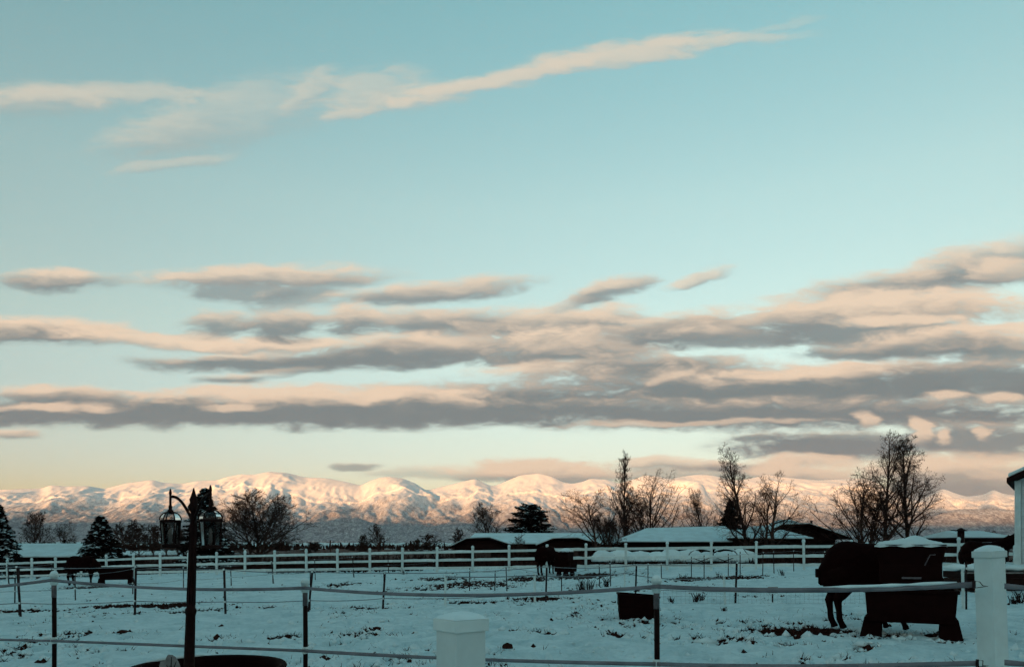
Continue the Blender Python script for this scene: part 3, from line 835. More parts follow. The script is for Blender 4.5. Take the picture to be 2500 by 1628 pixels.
# ------------------------------------------------------------------ houses
def roof_slab(mb, poly3, t):
    n = len(poly3)
    top = [Vector(p) for p in poly3]; bot = [p - Vector((0, 0, t)) for p in top]
    mb.add(top + bot, [tuple(range(n)), tuple(reversed(range(n, 2 * n)))] + [(i, i + n, (i + 1) % n + n, (i + 1) % n) for i in range(n)])
def low_house(name, label, x0, x1, y0, y1, zg, ze, zr, hl, hr, ov=.5, windows=(), zr_r=None):
    """long low house, ridge along x; hl/hr: hip run at each end (0 = gable)"""
    zr_r = zr if zr_r is None else zr_r
    c = thing(name, ((x0 + x1) / 2, (y0 + y1) / 2, zg), label, 'house')
    o = Vector(c.location)
    L = lambda *p: tuple(Vector(p) - o)
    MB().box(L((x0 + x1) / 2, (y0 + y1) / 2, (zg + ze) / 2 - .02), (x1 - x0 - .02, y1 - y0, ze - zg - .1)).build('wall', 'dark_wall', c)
    a, b, p, q = x0 - ov, x1 + ov, y0 - ov, y1 + ov; ym = (y0 + y1) / 2
    t = .10
    rl, rr = (a + hl, ym, zr), (b - hr, ym, zr_r)
    def shell(dz, grow_):
        mb = MB()
        e = [(a - grow_, p - grow_, ze + dz), (b + grow_, p - grow_, ze + dz), (b + grow_, q + grow_, ze + dz), (a - grow_, q + grow_, ze + dz)]
        k1 = (rl[0], rl[1], rl[2] + dz); k2 = (rr[0], rr[1], rr[2] + dz)
        lo = [Vector(v) - Vector((0, 0, t)) for v in e]
        vs = [L(*v) for v in e] + [L(*k1), L(*k2)] + [L(*v) for v in lo]
        mb.add(vs, [(0, 1, 5, 4), (2, 3, 4, 5), (3, 0, 4), (1, 2, 5), (0, 6, 7, 1), (1, 7, 8, 2), (2, 8, 9, 3), (3, 9, 6, 0), (9, 8, 7, 6)])
        return mb
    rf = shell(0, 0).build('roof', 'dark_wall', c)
    shell(.13, -.04).build('roof_snow', 'snow_roof', rf)
    for (wx, wz, ww, wh) in windows:
        wn = MB().box(L(wx, y0 - .03, wz), (ww, .10, wh)).build('window', 'dark_door', c)
        MB().box(L(wx, y0 - .085, wz), (ww - .16, .02, wh - .16)).build('pane', 'black_iron', wn)
    return c

# ------------------------------------------------------------------ houses across the field
def hx(px, d): return (px - CX) / F * d
def hz(py, d): return EYE - (py - HY) * d / F
# left: long snowy roof beside the spruce
low_house('farmhouse', 'low dark house with long snow covered roof at the far left', hx(-230, 70), hx(192, 70), 70, 79, -1.3, hz(1360, 70), hz(1329, 74.5), 2.0, 2.6,
          windows=[(hx(30, 70), .1, 1.2, .7), (hx(110, 70), .1, 1.4, .7)])
pipe = MB().lathe([(.09, 0), (.09, .9), (.15, .92), (.15, 1.0), (.02, 1.12)], 8).mesh('flue_pipe', 'black_iron', True)
fp = link('flue_pipe', pipe, None, (hx(158, 75), 75, hz(1343, 75)))
tag(fp, 'thin dark flue pipe on the far left snowy roof', 'pipe')
# centre: house with two clipped dark gables
d2 = 92
h2 = low_house('ranch_house', 'dark house with two clipped gables and snowy roof at the centre', hx(1140, d2), hx(1520, d2), d2, d2 + 12, -1.0, hz(1328, d2), hz(1303, d2 + 6), 1.2, 1.5,
               windows=[(hx(1275, d2), .95, 1.4, .8)])
for (pts, lab) in (((1100, 1336, 1140, 1317, 1195, 1315, 1243, 1331), 'left'), ((1310, 1333, 1350, 1317, 1410, 1316, 1462, 1331), 'right')):
    dd = d2 - 4
    P = [(hx(pts[i], dd), hz(pts[i + 1], dd)) for i in range(0, 8, 2)]
    o = Vector(h2.location)
    loc = lambda L_: [(x - o.x, z - o.z) for x, z in L_]
    inner = [(P[0][0] + .5, -1.0), (P[0][0] + .5, P[0][1] + .15), (P[1][0], P[1][1] - .1), (P[2][0], P[2][1] - .1), (P[3][0] - .5, P[3][1] + .15), (P[3][0] - .5, -1.0)]
    gb = MB().prism(loc(inner), dd - o.y, d2 + 3 - o.y).build('gable', 'dark_wall', h2)
    th = .16
    band_ = P + [(x, z + th) for x, z in reversed(P)]
    MB().prism(loc(band_), dd - .5 - o.y, d2 + 3.1 - o.y).build('gable_roof', 'dark_wall', h2)
    top_ = [(x, z + th + .004) for x, z in P] + [(x, z + th + .10) for x, z in reversed(P)]
    MB().prism(loc(top_), dd - .42 - o.y, d2 + 3.2 - o.y).build('gable_snow', 'snow_roof', h2)
    gx = hx((pts[2] + pts[4]) / 2 + 12, dd)
    dr = MB().box((gx - o.x, dd - .04 - o.y, -.02 - o.z), (1.9, .1, 1.9)).build('garage_door', 'dark_door', h2)
# right of centre: long roof, hipped at the left
d3 = 86
low_house('long_barn', 'long dark barn with wide snowy roof behind the rail fence', hx(1535, d3), hx(1800, d3), d3, d3 + 11, -1.0, hz(1323, d3), hz(1291, d3 + 5.5), 3.6, .3, zr_r=hz(1286, d3 + 5.5),
          windows=[(hx(1700, d3), 1.0, 1.2, .7)])
low_house('farm_annex', 'small snow roofed dark annex between the barn and gabled house', hx(1806, d3 - 3), hx(1972, d3 - 3), d3 - 3, d3 + 2.4, -1.0, hz(1315, d3 - 3), hz(1295, d3), .3, 2.4,
          windows=[(hx(1925, d3 - 3), 1.1, 1.1, .7)])
h3 = thing('gabled_house', (hx(1955, d3 + 5), d3 + 5, -1.0), 'dark house with a broad gable and stovepipe right of the barn', 'house')
o = Vector(h3.location); dg = d3 + 3
G = [(hx(1835, dg), hz(1312, dg)), (hx(1912, dg), hz(1284, dg)), (hx(1972, dg), hz(1282, dg)), (hx(2072, dg), hz(1316, dg))]
inn = [(G[0][0] + .6, -1.0), (G[0][0] + .6, G[0][1] + .2), (G[1][0], G[1][1] - .12), (G[2][0], G[2][1] - .12), (G[3][0] - 1.6, G[3][1] + .42), (G[3][0] - 1.6, -1.0)]
lo3 = lambda L_: [(x - o.x, z - o.z) for x, z in L_]
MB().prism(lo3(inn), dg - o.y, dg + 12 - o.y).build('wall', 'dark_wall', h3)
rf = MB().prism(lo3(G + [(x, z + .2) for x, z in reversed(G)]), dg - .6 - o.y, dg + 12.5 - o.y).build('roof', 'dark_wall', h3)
MB().prism(lo3([(x, z + .204) for x, z in G] + [(x, z + .3) for x, z in reversed(G)]), dg - .5 - o.y, dg + 12.4 - o.y).build('roof_snow', 'snow_roof', rf)
mb = MB()
mb.lathe([(2.1, 0), (1.9, .35), (1.3, .68), (.5, .84), (.02, .88)], 14, (hx(1930, dg + 4) - o.x, 4, G[1][1] + .15 - o.z), .8)
mb.build('snow_drift', 'snow_roof', rf, True)
MB().lathe([(.12, 0), (.12, .55), (.2, .57), (.2, .66), (.03, .75)], 8, (hx(1981, dg + 5) - o.x, 3, G[2][1] + .0 - o.z)).build('stovepipe', 'steel_post', rf, True)
wn = MB().box((hx(2030, dg) - o.x, dg - .03 - o.y, .7 - o.z), (1.3, .1, .9)).build('window', 'dark_door', h3)
# far right: low shed roof with a chimney
low_house('far_shed', 'low distant shed with pale snowy roof beside the stove chimney', hx(2365, 60), hx(2452, 60), 60, 66, -.6, hz(1313, 60), hz(1299, 63), .4, .4)
ch = thing('stove_chimney', (hx(2346, 45), 45, gz(hx(2346, 45), 45)), 'dark capped stove chimney standing left of the far right horse', 'chimney')
zt = hz(1296, 45) - ch.location.z
MB().lathe([(.20, 0), (.19, zt)], 10).build('flue', 'black_iron', ch, True)
MB().lathe([(.34, zt), (.33, zt + .03), (.05, zt + .2)], 10).build('cap', 'black_iron', ch, True)

# ------------------------------------------------------------------ white clapboard building at the right edge
wb = thing('white_building', (hx(2479, 25), 25, gz(hx(2480, 25), 25)), 'white clapboard building with dark eaves and snowy roof at the right edge', 'building', rz=R(-37))
o = Vector(wb.location)
X0 = 0.0; WW = 7.0
zb_ = hz(1424, 25) - o.z; ze_ = hz(1174, 25) - o.z; slope = .48
prof = [(X0, 0.0), (X0 + WW, 0.0), (X0 + WW, ze_), (X0 + WW / 2, ze_ + slope * WW / 2), (X0, ze_)]
MB().prism([(x + .02, max(z, zb_ - .02)) if z > 0 else (x + .02, zb_ - .02) for x, z in prof], .05, 9).build('wall', 'white_siding', wb)
MB().box((X0 + WW / 2, 4.5, (zb_ - .5) / 2), (WW - .1, 8.8, zb_ + .46)).build('foundation', 'concrete', wb)
bh = .142; z = zb_; first = None
while z < ze_ + 1.2:
    xl = X0 + .17 + max(0, (z - ze_) / slope + .1) if z > ze_ - .1 else X0 + .17
    if z > ze_ - .1:
        me = MB().add([(xl, .045, z), (X0 + WW / 2, .045, z), (X0 + WW / 2, .045, z + bh), (xl + bh / slope, .045, z + bh), (xl, .018, z), (X0 + WW / 2, .018, z), (X0 + WW / 2, .035, z + bh), (xl + bh / slope, .035, z + bh)],
                      [(4, 5, 6, 7), (0, 3, 2, 1), (0, 1, 5, 4), (3, 7, 6, 2), (0, 4, 7, 3), (1, 2, 6, 5)]).mesh('siding_board', 'white_siding')
        link('siding_board', me, wb)
    else:
        if first is None:
            first = MB().add([(X0 + .17, .047, 0), (X0 + WW, .047, 0), (X0 + WW, .047, bh), (X0 + .17, .047, bh), (X0 + .17, .012, 0), (X0 + WW, .012, 0), (X0 + WW, .040, bh), (X0 + .17, .040, bh)],
                             [(4, 5, 6, 7), (0, 3, 2, 1), (0, 1, 5, 4), (3, 7, 6, 2), (0, 4, 7, 3), (1, 2, 6, 5)]).mesh('siding_board', 'white_siding')
        link('siding_board', first, wb, (0, 0, z))
    z += bh + .002
MB().box((X0 + .07, -.02, (zb_ + ze_) / 2), (.18, .12, ze_ - zb_)).build('corner_board', 'white_vinyl', wb, bevel=.01)
def rake(dz0, dz1, y0_, y1_, ovh):
    xa = X0 - ovh; xm = X0 + WW / 2; xb = X0 + WW + ovh
    za = ze_ - slope * ovh; zm = ze_ + slope * WW / 2
    return MB().prism([(xa, za + dz0), (xm, zm + dz0), (xb, za + dz0), (xb, za + dz1), (xm, zm + dz1), (xa, za + dz1)], y0_, y1_)
rf = rake(.02, .19, -.5, 9.4, .22).build('roof', 'dark_wall', wb)
rake(.193, .32, -.45, 9.3, .18).build('roof_snow', 'snow', rf, bevel=.03)

# ------------------------------------------------------------------ trees behind the fence
conifer(-6, 1228, 100, 62, 'snow laden spruce cut off by the left edge', 11, .75)
bare_tree(85, 1248, 70, 105, 'round', 'rounded bare tree between the edge spruce and farmhouse roof', 12, 4, rmin=.016)
bare_tree(150, 1272, 60, 110, 'round', 'low bare tree above the right end of the left roof', 13, 4)
conifer(245, 1257, 122, 62, 'dark snow dusted spruce beside the left snowy roof', 14, .42)
for k, (px, yt, wd, lab) in enumerate(((305, 1275, 60, 'slim bare tree just right of the left spruce'), (340, 1268, 70, 'grey bare tree second right of the left spruce'),
                                       (375, 1280, 50, 'low bare tree left of the hanging lantern'), (405, 1262, 60, 'bare tree directly behind the left lantern'),
                                       (435, 1290, 46, 'short bare tree between lantern and tall spruce'))):
    bare_tree(px, yt, wd, 105 + 6 * k, 'tall' if k % 2 else 'round', lab, 20 + k, 3, rmin=.03, group='thicket of bare trees left of the lamp')
conifer(500, 1189, 128, 66, 'tall dark spruce with snowy boughs behind the lamp post', 30, .42)
bare_tree(622, 1192, 185, 74, 'round', 'broad round bare tree right of the lamp post', 31, 4, stems=3, rmin=.014)
for k, (px, yt, wd, lab) in enumerate(((885, 1304, 34, 'small bare tree left of the lone twin tree'), (925, 1278, 54, 'lone bare tree in the gap before the mountains'), (1012, 1314, 40, 'low bare shrub tree right of the lone tree'),
                                       (1052, 1302, 46, 'small bare tree left of the clipped gable'), (1122, 1288, 46, 'bare tree behind the left clipped gable'), (770, 1322, 60, 'scrubby low bare tree beside the utility pole'))):
    bare_tree(px, yt, wd, 130, 'small', lab, 40 + k, 3, group='small bare trees in the far field', rmin=.03)
bare_tree(1198, 1226, 92, 112, 'vase', 'fan shaped bare tree rising behind the gabled roof', 50, 4, rmin=.016)
conifer(1297, 1231, 100, 108, 'round topped dark pine behind the gabled roof', 51, .35, 'pine', name='pine_tree')
bare_tree(1263, 1302, 50, 84, 'vase', 'small fan shaped shrub in front of the snowy roof', 52, 3, name='bare_shrub')
bare_tree(1457, 1190, 165, 78, 'spread', 'spreading bare tree between the two snowy roofs', 53, 4)
bare_tree(1492, 1250, 95, 82, 'round', 'dense dark bush beside the spreading bare tree', 54, 4, stems=2, name='bare_bush')
bare_tree(1528, 1100, 74, 100, 'tall', 'tall slender bare poplar at the left end of the barn', 55, 4, name='poplar_tree', rmin=.014)
bare_tree(1578, 1150, 150, 100, 'vase', 'broad many stemmed bare tree above the barn roof', 56, 4, stems=2, rmin=.012)
bare_tree(1720, 1190, 92, 108, 'vase', 'upright bare tree above the middle of the barn roof', 57, 4, rmin=.013)
conifer(1783, 1220, 92, 106, 'dark conifer in front of the tall poplar', 58, .05, name='fir_tree')
bare_tree(1826, 1085, 130, 80, 'tall', 'tallest bare poplar beside the farm annex', 59, 4, name='poplar_tree', bark='bark_pale')
bare_tree(1882, 1155, 150, 79, 'spread', 'wide bare tree in front of the small annex', 60, 4, stems=2)
bare_tree(2105, 1145, 168, 80, 'vase', 'large fan shaped bare tree right of the gabled house', 61, 4, stems=2, rmin=.014)
bare_tree(2158, 1056, 135, 84, 'tall', 'tall bare tree left of the leafy poplar', 62, 4)
bare_tree(2222, 1058, 112, 86, 'tall', 'tall poplar still holding dead leaves near the right', 63, 4, leaves=5000, leaf_box=(-.5, 1, .35), name='poplar_tree')
conifer(2328, 1292, 42, 70, 'short dark spruce behind the hay feeder', 64, .1)
bare_tree(2440, 1294, 70, 90, 'round', 'low dark thicket left of the white building', 65, 4, name='bare_bush')
for k, (px, yt, lab) in enumerate(((2245, 1298, 'low bush between leafy poplar and feeder'), (2285, 1296, 'low bush just left of the short spruce'), (2050, 1316, 'low bush behind the fan shaped tree'))):
    bare_tree(px, yt, 50, 88, 'round', lab, 70 + k, 3, name='bare_bush', group='low bushes on the right')
# utility poles far off
for px, yt, dd, lab in ((807, 1318, 150, 'thin dark utility pole in the far field'), (877, 1330, 210, 'smaller utility pole beyond the lone bare tree')):
    up = thing('utility_pole', (hx(px, dd), dd, -.9), lab, 'pole', 'utility poles in the far field')
    hh = hz(yt, dd) + .9
    MB().tube([(0, 0, 0), (0, 0, hh)], [.14, .10], 7).build('shaft', 'bark', up, True)
    MB().box((0, 0, hh - .5), (1.6, .1, .12)).build('crossarm', 'bark', up)

# ------------------------------------------------------------------ brush, weeds and far woods (uncountable)
def blades(C, h, w, rng, name, m, kind='stuff', lean=.3):
    n = len(C)
    a = rng.uniform(0, 6.28, n)
    top = C + np.stack([rng.normal(0, lean, n) * h, rng.normal(0, lean, n) * h, h], 1)
    sd_ = np.stack([np.cos(a), np.sin(a), 0 * a], 1) * w[:, None]
    V = np.stack([C - sd_, C + sd_, top + sd_ * .15, top - sd_ * .15], 1).reshape(-1, 3)
    o_ = link(name, mesh_np(name, V, np.arange(len(V)).reshape(-1, 4), m, False))
    return tag(o_, kind=kind)
rng = np.random.RandomState(5)
# dark scrub along the far side of the rail fence
n = 42000
px = rng.uniform(-80, 2460, n); dd = np.array([rail_depth(p) for p in px]) + 7 + rng.gamma(2.0, 8.0, n)
px = np.where((px > 1450) & (px < 1830) & (dd < 58), px - 800, px)
X = (px - CX) / F * dd
clump = sstep(-.25, .35, fbm(X * .25, dd * .1, 3))
C = np.stack([X, dd, g0(X, dd) - .05], 1)
o_ = blades(C, (.12 + .80 * rng.rand(n) ** 1.3) * (.40 + .75 * clump) * (.6 + .012 * dd), rng.uniform(.03, .09, n), rng, 'scrub', 'brush')
tag(o_, 'dark dead scrub along the far side of the rail fence', 'scrub')
# far woods on the valley floor
n = 9000
dd = rng.uniform(350, 4200, n); X = rng.uniform(-.75, .75, n) * dd
keep = fbm(X * .0022, dd * .0010 + 4, 3) > -.12; X = X[keep]; dd = dd[keep]; n = len(X)
C = np.stack([X, dd, np.interp(dd, [95, 2500, 4200], [-.9, -6.9, -6.9]) - 1.0], 1)
o_ = blades(C, rng.uniform(3, 10, n) * (.6 + dd / 5000), rng.uniform(1.2, 3.2, n), rng, 'far_woods', 'brush', lean=.12)
tag(o_, 'far strip of dark woods on the valley floor', 'woods')

# weeds poking through the snow
def weed(px, py, hpx, label, seed, n=26):
    h = hit(px, py); r_ = np.random.RandomState(seed); H = hpx * h.y / F
    polys = []
    for i in range(n):
        a = r_.uniform(0, 6.28); l = r_.uniform(.4, 1) * H; b = r_.normal(0, .16, 2) * H
        P = np.array([[b[0], b[1], 0], [b[0] + math.cos(a) * l * .18, b[1] + math.sin(a) * l * .18, l * .6], [b[0] + math.cos(a) * l * .45, b[1] + math.sin(a) * l * .45, l]])
        polys.append((P, np.array([.010, .008, .006]), 3))
    V, Q = tubes_np(polys)
    o_ = link('dry_weed', mesh_np('dry_weed', V, Q, 'brush'), None, h - Vector((0, 0, .03)))
    tag(o_, label, 'weed', 'dry weeds poking out of the snow')
for k, a in enumerate(((1190, 1388, 30, 'dry weed clump below the left clipped gable'), (1230, 1384, 28, 'taller dry weed beside the centre fence post'), (1700, 1468, 26, 'bent dry weed right of the dark tub'), (1712, 1465, 22, 'small dry weed next to the bent one'),
                       (1640, 1470, 18, 'low weed close behind the capped post'), (1480, 1433, 30, 'tall dry weeds beneath the central wire fence'), (1420, 1440, 30, 'tangled dry weeds right of the white stub post'), (1440, 1438, 26, 'dry weeds between the two thin posts'),
                       (1668, 1418, 24, 'dark weed tuft under the sagging far wire'), (1755, 1412, 20, 'dark weed tuft below two close posts'), (1545, 1375, 18, 'thin weed in front of the snowy hedge'), (985, 1402, 18, 'weed at the foot of the rail fence'),
                       (1910, 1404, 18, 'weed tuft left of the big horse'), (2490, 1472, 40, 'brown weeds at the foundation of the white building'), (2475, 1476, 26, 'smaller brown weeds by the white building corner'), (1768, 1490, 14, 'little twig in the snow right of the post'))):
    weed(*a[:3], a[3], 90 + k, 34 if a[2] > 25 else 18)
# clods, dung and trodden grass tufts over the bare patches
rng = np.random.RandomState(9)
M_ = 420000
rr_ = 1 / rng.uniform(1 / 60, 1 / 8.5, M_); th = rng.uniform(R(-38), R(38), M_)
X = np.sin(th) * rr_; Y = np.cos(th) * rr_
D = dirt_field(X, Y) + rng.normal(0, .10, M_)
sel = D > .44
X = X[sel][:42000]; Y = Y[sel][:42000]; n = len(X)
Z = g0(X, Y) + lumps(X, Y) - .03
s_ = rng.gamma(2.0, .0085, n) + .008
oc = np.array([[1, 0, 0], [0, 1, 0], [-1, 0, 0], [0, -1, 0], [0, 0, .8], [0, 0, -.8]])
V = (np.stack([X, Y, Z], 1)[:, None] + oc[None] * s_[:, None, None] * rng.uniform(.5, 1.5, (n, 6, 1))).reshape(-1, 3)
T = np.array([[0, 1, 4], [1, 2, 4], [2, 3, 4], [3, 0, 4], [1, 0, 5], [2, 1, 5], [3, 2, 5], [0, 3, 5]])
o_ = link('dirt_clods', mesh_np('dirt_clods', V, (np.arange(n)[:, None, None] * 6 + T[None]).reshape(-1, 3), 'dirt', False)); tag(o_, kind='stuff')
sel2 = rng.rand(n) < .35
C = np.stack([X, Y, Z], 1)[sel2]
blades(C, rng.uniform(.03, .11, len(C)), rng.uniform(.004, .010, len(C)), rng, 'dead_grass', 'brush', lean=.6)
# snow churned into small lumps around the trodden places
rr_ = 1 / rng.uniform(1 / 45, 1 / 8.5, 30000); th = rng.uniform(R(-38), R(38), 30000)
X = np.sin(th) * rr_; Y = np.cos(th) * rr_
D = dirt_field(X, Y); sel = (D > .22) & (D < .6); X = X[sel]; Y = Y[sel]; n = len(X)
s_ = rng.gamma(2.0, .013, n) + .012
V = (np.stack([X, Y, g0(X, Y) + lumps(X, Y) - .005], 1)[:, None] + oc[None] * s_[:, None, None] * rng.uniform(.5, 1.5, (n, 6, 1))).reshape(-1, 3)
o_ = link('snow_crumbs', mesh_np('snow_crumbs', V, (np.arange(n)[:, None, None] * 6 + T[None]).reshape(-1, 3), 'snow', True)); tag(o_, kind='stuff')

# lumps of earth one can point at
def lumpy(name, loc, rad, m, label=None, cat=None, seed=0, rough=.25, parent=None, flat=0.0):
    bm = bmesh.new(); bmesh.ops.create_icosphere(bm, subdivisions=3, radius=1)
    for v in bm.verts:
        c = v.co
        k = 1 + rough * float(perlin(c.x * 1.7 + seed, c.y * 1.7 + c.z * 1.3)) + rough * .5 * float(perlin(c.x * 4 + seed, c.y * 4 - c.z * 3))
        v.co = Vector((c.x * rad[0], c.y * rad[1], max(c.z, flat) * rad[2])) * k
    me = bpy.data.meshes.new(name); bm.to_mesh(me); bm.free()
    for p in me.polygons: p.use_smooth = True
    me.materials.append(MATS[m])
    o_ = link(name, me, parent, loc)
    if label: tag(o_, label, cat)
    return o_
h = hit(1240, 1587); lumpy('dirt_clod', h + Vector((0, 0, .02)), (.085, .07, .09), 'dirt', 'round dark clod in the snow right of the near white post', 'clod', 3)
h = hit(920, 1534); lumpy('dirt_clod', h + Vector((0, 0, .0)), (.10, .07, .04), 'dirt', 'flat dark clod between the two left capped posts', 'clod', 5)
h = hit(300, 1545); lumpy('dirt_clod', h, (.12, .08, .06), 'dirt', 'dark clod right of the leftmost capped post', 'clod', 6)
h = hit(1835, 1570); lumpy('dirt_clod', h, (.10, .07, .04), 'dirt', 'small clod in the snow left of the big horse', 'clod', 7)

# snow covered hedge row and hoops behind the fence
hd = thing('snowy_hedge', (hx(1600, 52), 52, gz(hx(1600, 52), 52)), 'long hump of snow covered hedge behind the rail fence', 'hedge')
for k in range(9):
    px = 1475 + k * 42
    lumpy('snow_hump', Vector((hx(px, 52) - hd.location.x, .2 * math.sin(k * 2.1), .35)), (1.0, .7, .62 + .12 * math.sin(k * 1.7)), 'snow', seed=20 + k, parent=hd, rough=.3, flat=-.25)
n = 900; r2 = np.random.RandomState(3)
C = np.stack([r2.uniform(-3.8, 6.3, n), -.75 + r2.normal(0, .12, n), r2.uniform(-.15, .05, n)], 1)
a_ = r2.uniform(0, 6.28, n); hh = r2.uniform(.1, .42, n); wv_ = np.stack([np.cos(a_), np.sin(a_), 0 * a_], 1) * .02
tp = C + np.stack([r2.normal(0, .1, n), r2.normal(0, .06, n), hh], 1)
V = np.stack([C - wv_, C + wv_, tp + wv_ * .2, tp - wv_ * .2], 1).reshape(-1, 3)
link('twigs', mesh_np('twigs', V, np.arange(len(V)).reshape(-1, 4), 'brush', False), hd)
for k, px in enumerate((1712, 1770)):
    c = Vector((hx(px, 50), 50, gz(hx(px, 50), 50)))
    hoop = thing('garden_hoop', c, 'snow covered garden hoop behind the fence, %s one' % ('left' if k == 0 else 'right'), 'hoop', 'garden hoops behind the fence')
    pts = [(math.cos(t) * .85, 0, .55 + math.sin(t) * .5) for t in np.linspace(0, math.pi, 12)]
    MB().tube([(-.85, 0, -.1)] + pts + [(.85, 0, -.1)], .03, 6).build('pipe', 'steel_post', hoop, True)
    MB().tube([(x, 0, z + .07) for x, _, z in pts[2:-2]], [.03, .08, .1, .1, .1, .1, .08, .03], 6).build('snow', 'snow', hoop, True)

# ------------------------------------------------------------------ white ranch rail fence
def build_ranch_fence():
    posts_px = [-46, 18, 78, 135, 198, 260, 326, 391, 460, 529, 598, 671, 748, 824, 903, 982, 1067, 1154, 1243, 1335, 1430, 1528, 1629, 1737, 1846, 1963, 2080, 2203, 2340, 2478]
    T = [rail_top(p) for p in posts_px]
    root = thing('ranch_fence', (T[0].x, T[0].y, gz(T[0].x, T[0].y)), 'long white three rail ranch fence crossing the whole field', 'fence')
    o = Vector(root.location)
    pm = MB().box((0, 0, .69), (.127, .127, 1.62)).mesh('post', 'white_vinyl', bevel=.008)
    cm = MB().box((0, 0, .015), (.165, .165, .03)).add([(-.08, -.08, .03), (.08, -.08, .03), (.08, .08, .03), (-.08, .08, .03), (0, 0, .085)], [(0, 1, 4), (1, 2, 4), (2, 3, 4), (3, 0, 4), (3, 2, 1, 0)]).mesh('cap', 'white_vinyl')
    sm = MB().lathe([(.088, 0), (.092, .03), (.075, .075), (.04, .10), (.005, .108)], 10).mesh('snow', 'snow', True)
    r_ = random.Random(4)
    for i, t in enumerate(T):
        g = Vector((t.x, t.y, t.z - 1.35)) - o
        dirv_ = (T[min(i + 1, len(T) - 1)] - T[max(i - 1, 0)]); rz = math.atan2(dirv_.y, dirv_.x)
        p = link('post', pm, root, g); p.rotation_euler = (r_.gauss(0, .006), r_.gauss(0, .008), rz)
        c = link('cap', cm, p, (0, 0, 1.502))
        s_ = link('snow', sm, p, (0, 0, 1.535)); s_.scale = (1, 1, r_.uniform(.7, 1.5))
    for i in range(len(T) - 1):
        a, b = T[i], T[i + 1]
        L = (b - a).length
        for h in (1.27, .76, .27):
            pa = Vector((a.x, a.y, a.z - 1.35 + h)) - o; pb = Vector((b.x, b.y, b.z - 1.35 + h)) - o
            m = (pa + pb) / 2; d = pb - pa
            r = link('rail', None, root)
            bpy.data.objects.remove(r)
            mb = MB().box((0, 0, 0), (L - .13, .04, .15))
            me = mb.mesh('rail', 'white_vinyl')
            r = link('rail', me, root, m)
            r.rotation_euler = (0, -math.atan2(d.z, math.hypot(d.x, d.y)), math.atan2(d.y, d.x))
            if r_.random() < .75:
                k = 9; pts = [(-L * .42 + L * .84 * j / (k - 1), 0, .078 + .006 * math.sin(j * 2 + i)) for j in range(k)]
                MB().tube(pts, [.006] + [.016 + .010 * r_.random() for _ in range(k - 2)] + [.006], 6).build('snow', 'snow', r, True)
build_ranch_fence()

# ------------------------------------------------------------------ wire fences of steel posts in the paddock
def wire_fence(label, posts, strands, thick=.022, mat_='steel_post', ropes=.007):
    """posts: (x top, y top, x bottom, y bottom, white?) read off the photograph and set on the ground; strands: heights as a share of the post"""
    B = [hit(p[2], p[3]) for p in posts]
    root = thing('wire_fence', B[0], label, 'fence')
    o = Vector(root.location)
    tops = []
    for p, b in zip(posts, B):
        white = len(p) > 4 and p[4]
        h = (p[3] - p[1]) * b.y / F
        t = Vector((b.x + (p[0] - p[2]) * b.y / F, b.y, b.z + h))
        rad = (.035 if white else thick)
        mb = MB().tube([b - o - Vector((0, 0, .12)), t - o], rad, 8 if white else 6)
        if not white:
            mb.box(tuple((b - o) * .5 + (t - o) * .5), (.012, .05, h * .96))
        po = mb.build('post', 'white_vinyl' if white else mat_, root)
        if not white:
            for s_ in strands:
                MB().box(tuple((b - o) * (1 - s_) + (t - o) * s_ + Vector((0, -.03, 0))), (.04, .04, .05)).build('insulator', 'white_vinyl', po)
        tops.append((b, t))
    r_ = random.Random(len(posts))
    for s_ in strands:
        for (b0, t0), (b1, t1) in zip(tops[:-1], tops[1:]):
            p0 = b0.lerp(t0, s_) - o; p1 = b1.lerp(t1, s_) - o
            sag = (p1 - p0).length * r_.uniform(.008, .022)
            pts = [p0.lerp(p1, k / 8) - Vector((0, .035, sag * (1 - (k / 4 - 1) ** 2))) for k in range(9)]
            MB().tube(pts, ropes, 5).build('strand', 'rope', root, True)
    return root
wire_fence('nearest wire fence of thick leaning dark posts across the paddock', [(-140, 1376, -135, 1510), (42, 1380, 51, 1504), (332, 1380, 329, 1497), (547, 1386, 551, 1497), (763, 1392, 752, 1491), (940, 1396, 934, 1483), (1335, 1380, 1332, 1470), (1554, 1376, 1551, 1456), (1799, 1370, 1795, 1469)], (.97, .26), .030, ropes=.011)
wire_fence('thin wire fence with low posts past the left horses', [(-90, 1408, -92, 1474), (37, 1405, 36, 1470), (183, 1399, 184, 1463), (325, 1386, 324, 1450), (448, 1383, 448, 1436), (563, 1380, 565, 1430), (662, 1368, 669, 1425), (768, 1363, 770, 1415), (860, 1357, 865, 1409), (946, 1349, 950, 1399), (1058, 1344, 1059, 1391)], (.96, .42))
wire_fence('short wire fence close to the rail fence at the left edge', [(-60, 1380, -58, 1428), (18, 1376, 23, 1425), (126, 1374, 127, 1414)], (.95,))
wire_fence('wire fence of slim posts crossing the muddy centre ground', [(1147, 1386, 1146, 1441), (1209, 1392, 1208, 1442), (1235, 1376, 1238, 1442), (1371, 1400, 1371, 1441), (1463, 1375, 1464, 1433), (1489, 1368, 1491, 1431), (1582, 1371, 1582, 1423), (1614, 1371, 1615, 1418), (1688, 1359, 1688, 1410), (1719, 1355, 1719, 1413), (1778, 1351, 1778, 1405), (1807, 1346, 1807, 1409), (1863, 1342, 1862, 1402), (1888, 1341, 1890, 1399), (1937, 1339, 1938, 1394), (2013, 1341, 2013, 1396)], (.9,))
wire_fence('low fence of white stub posts with slack rope in the centre', [(1088, 1402, 1087, 1478, 1), (1305, 1399, 1306, 1470, 1), (1525, 1396, 1525, 1431, 1), (1768, 1405, 1770, 1470, 1)], (.93,), ropes=.016)
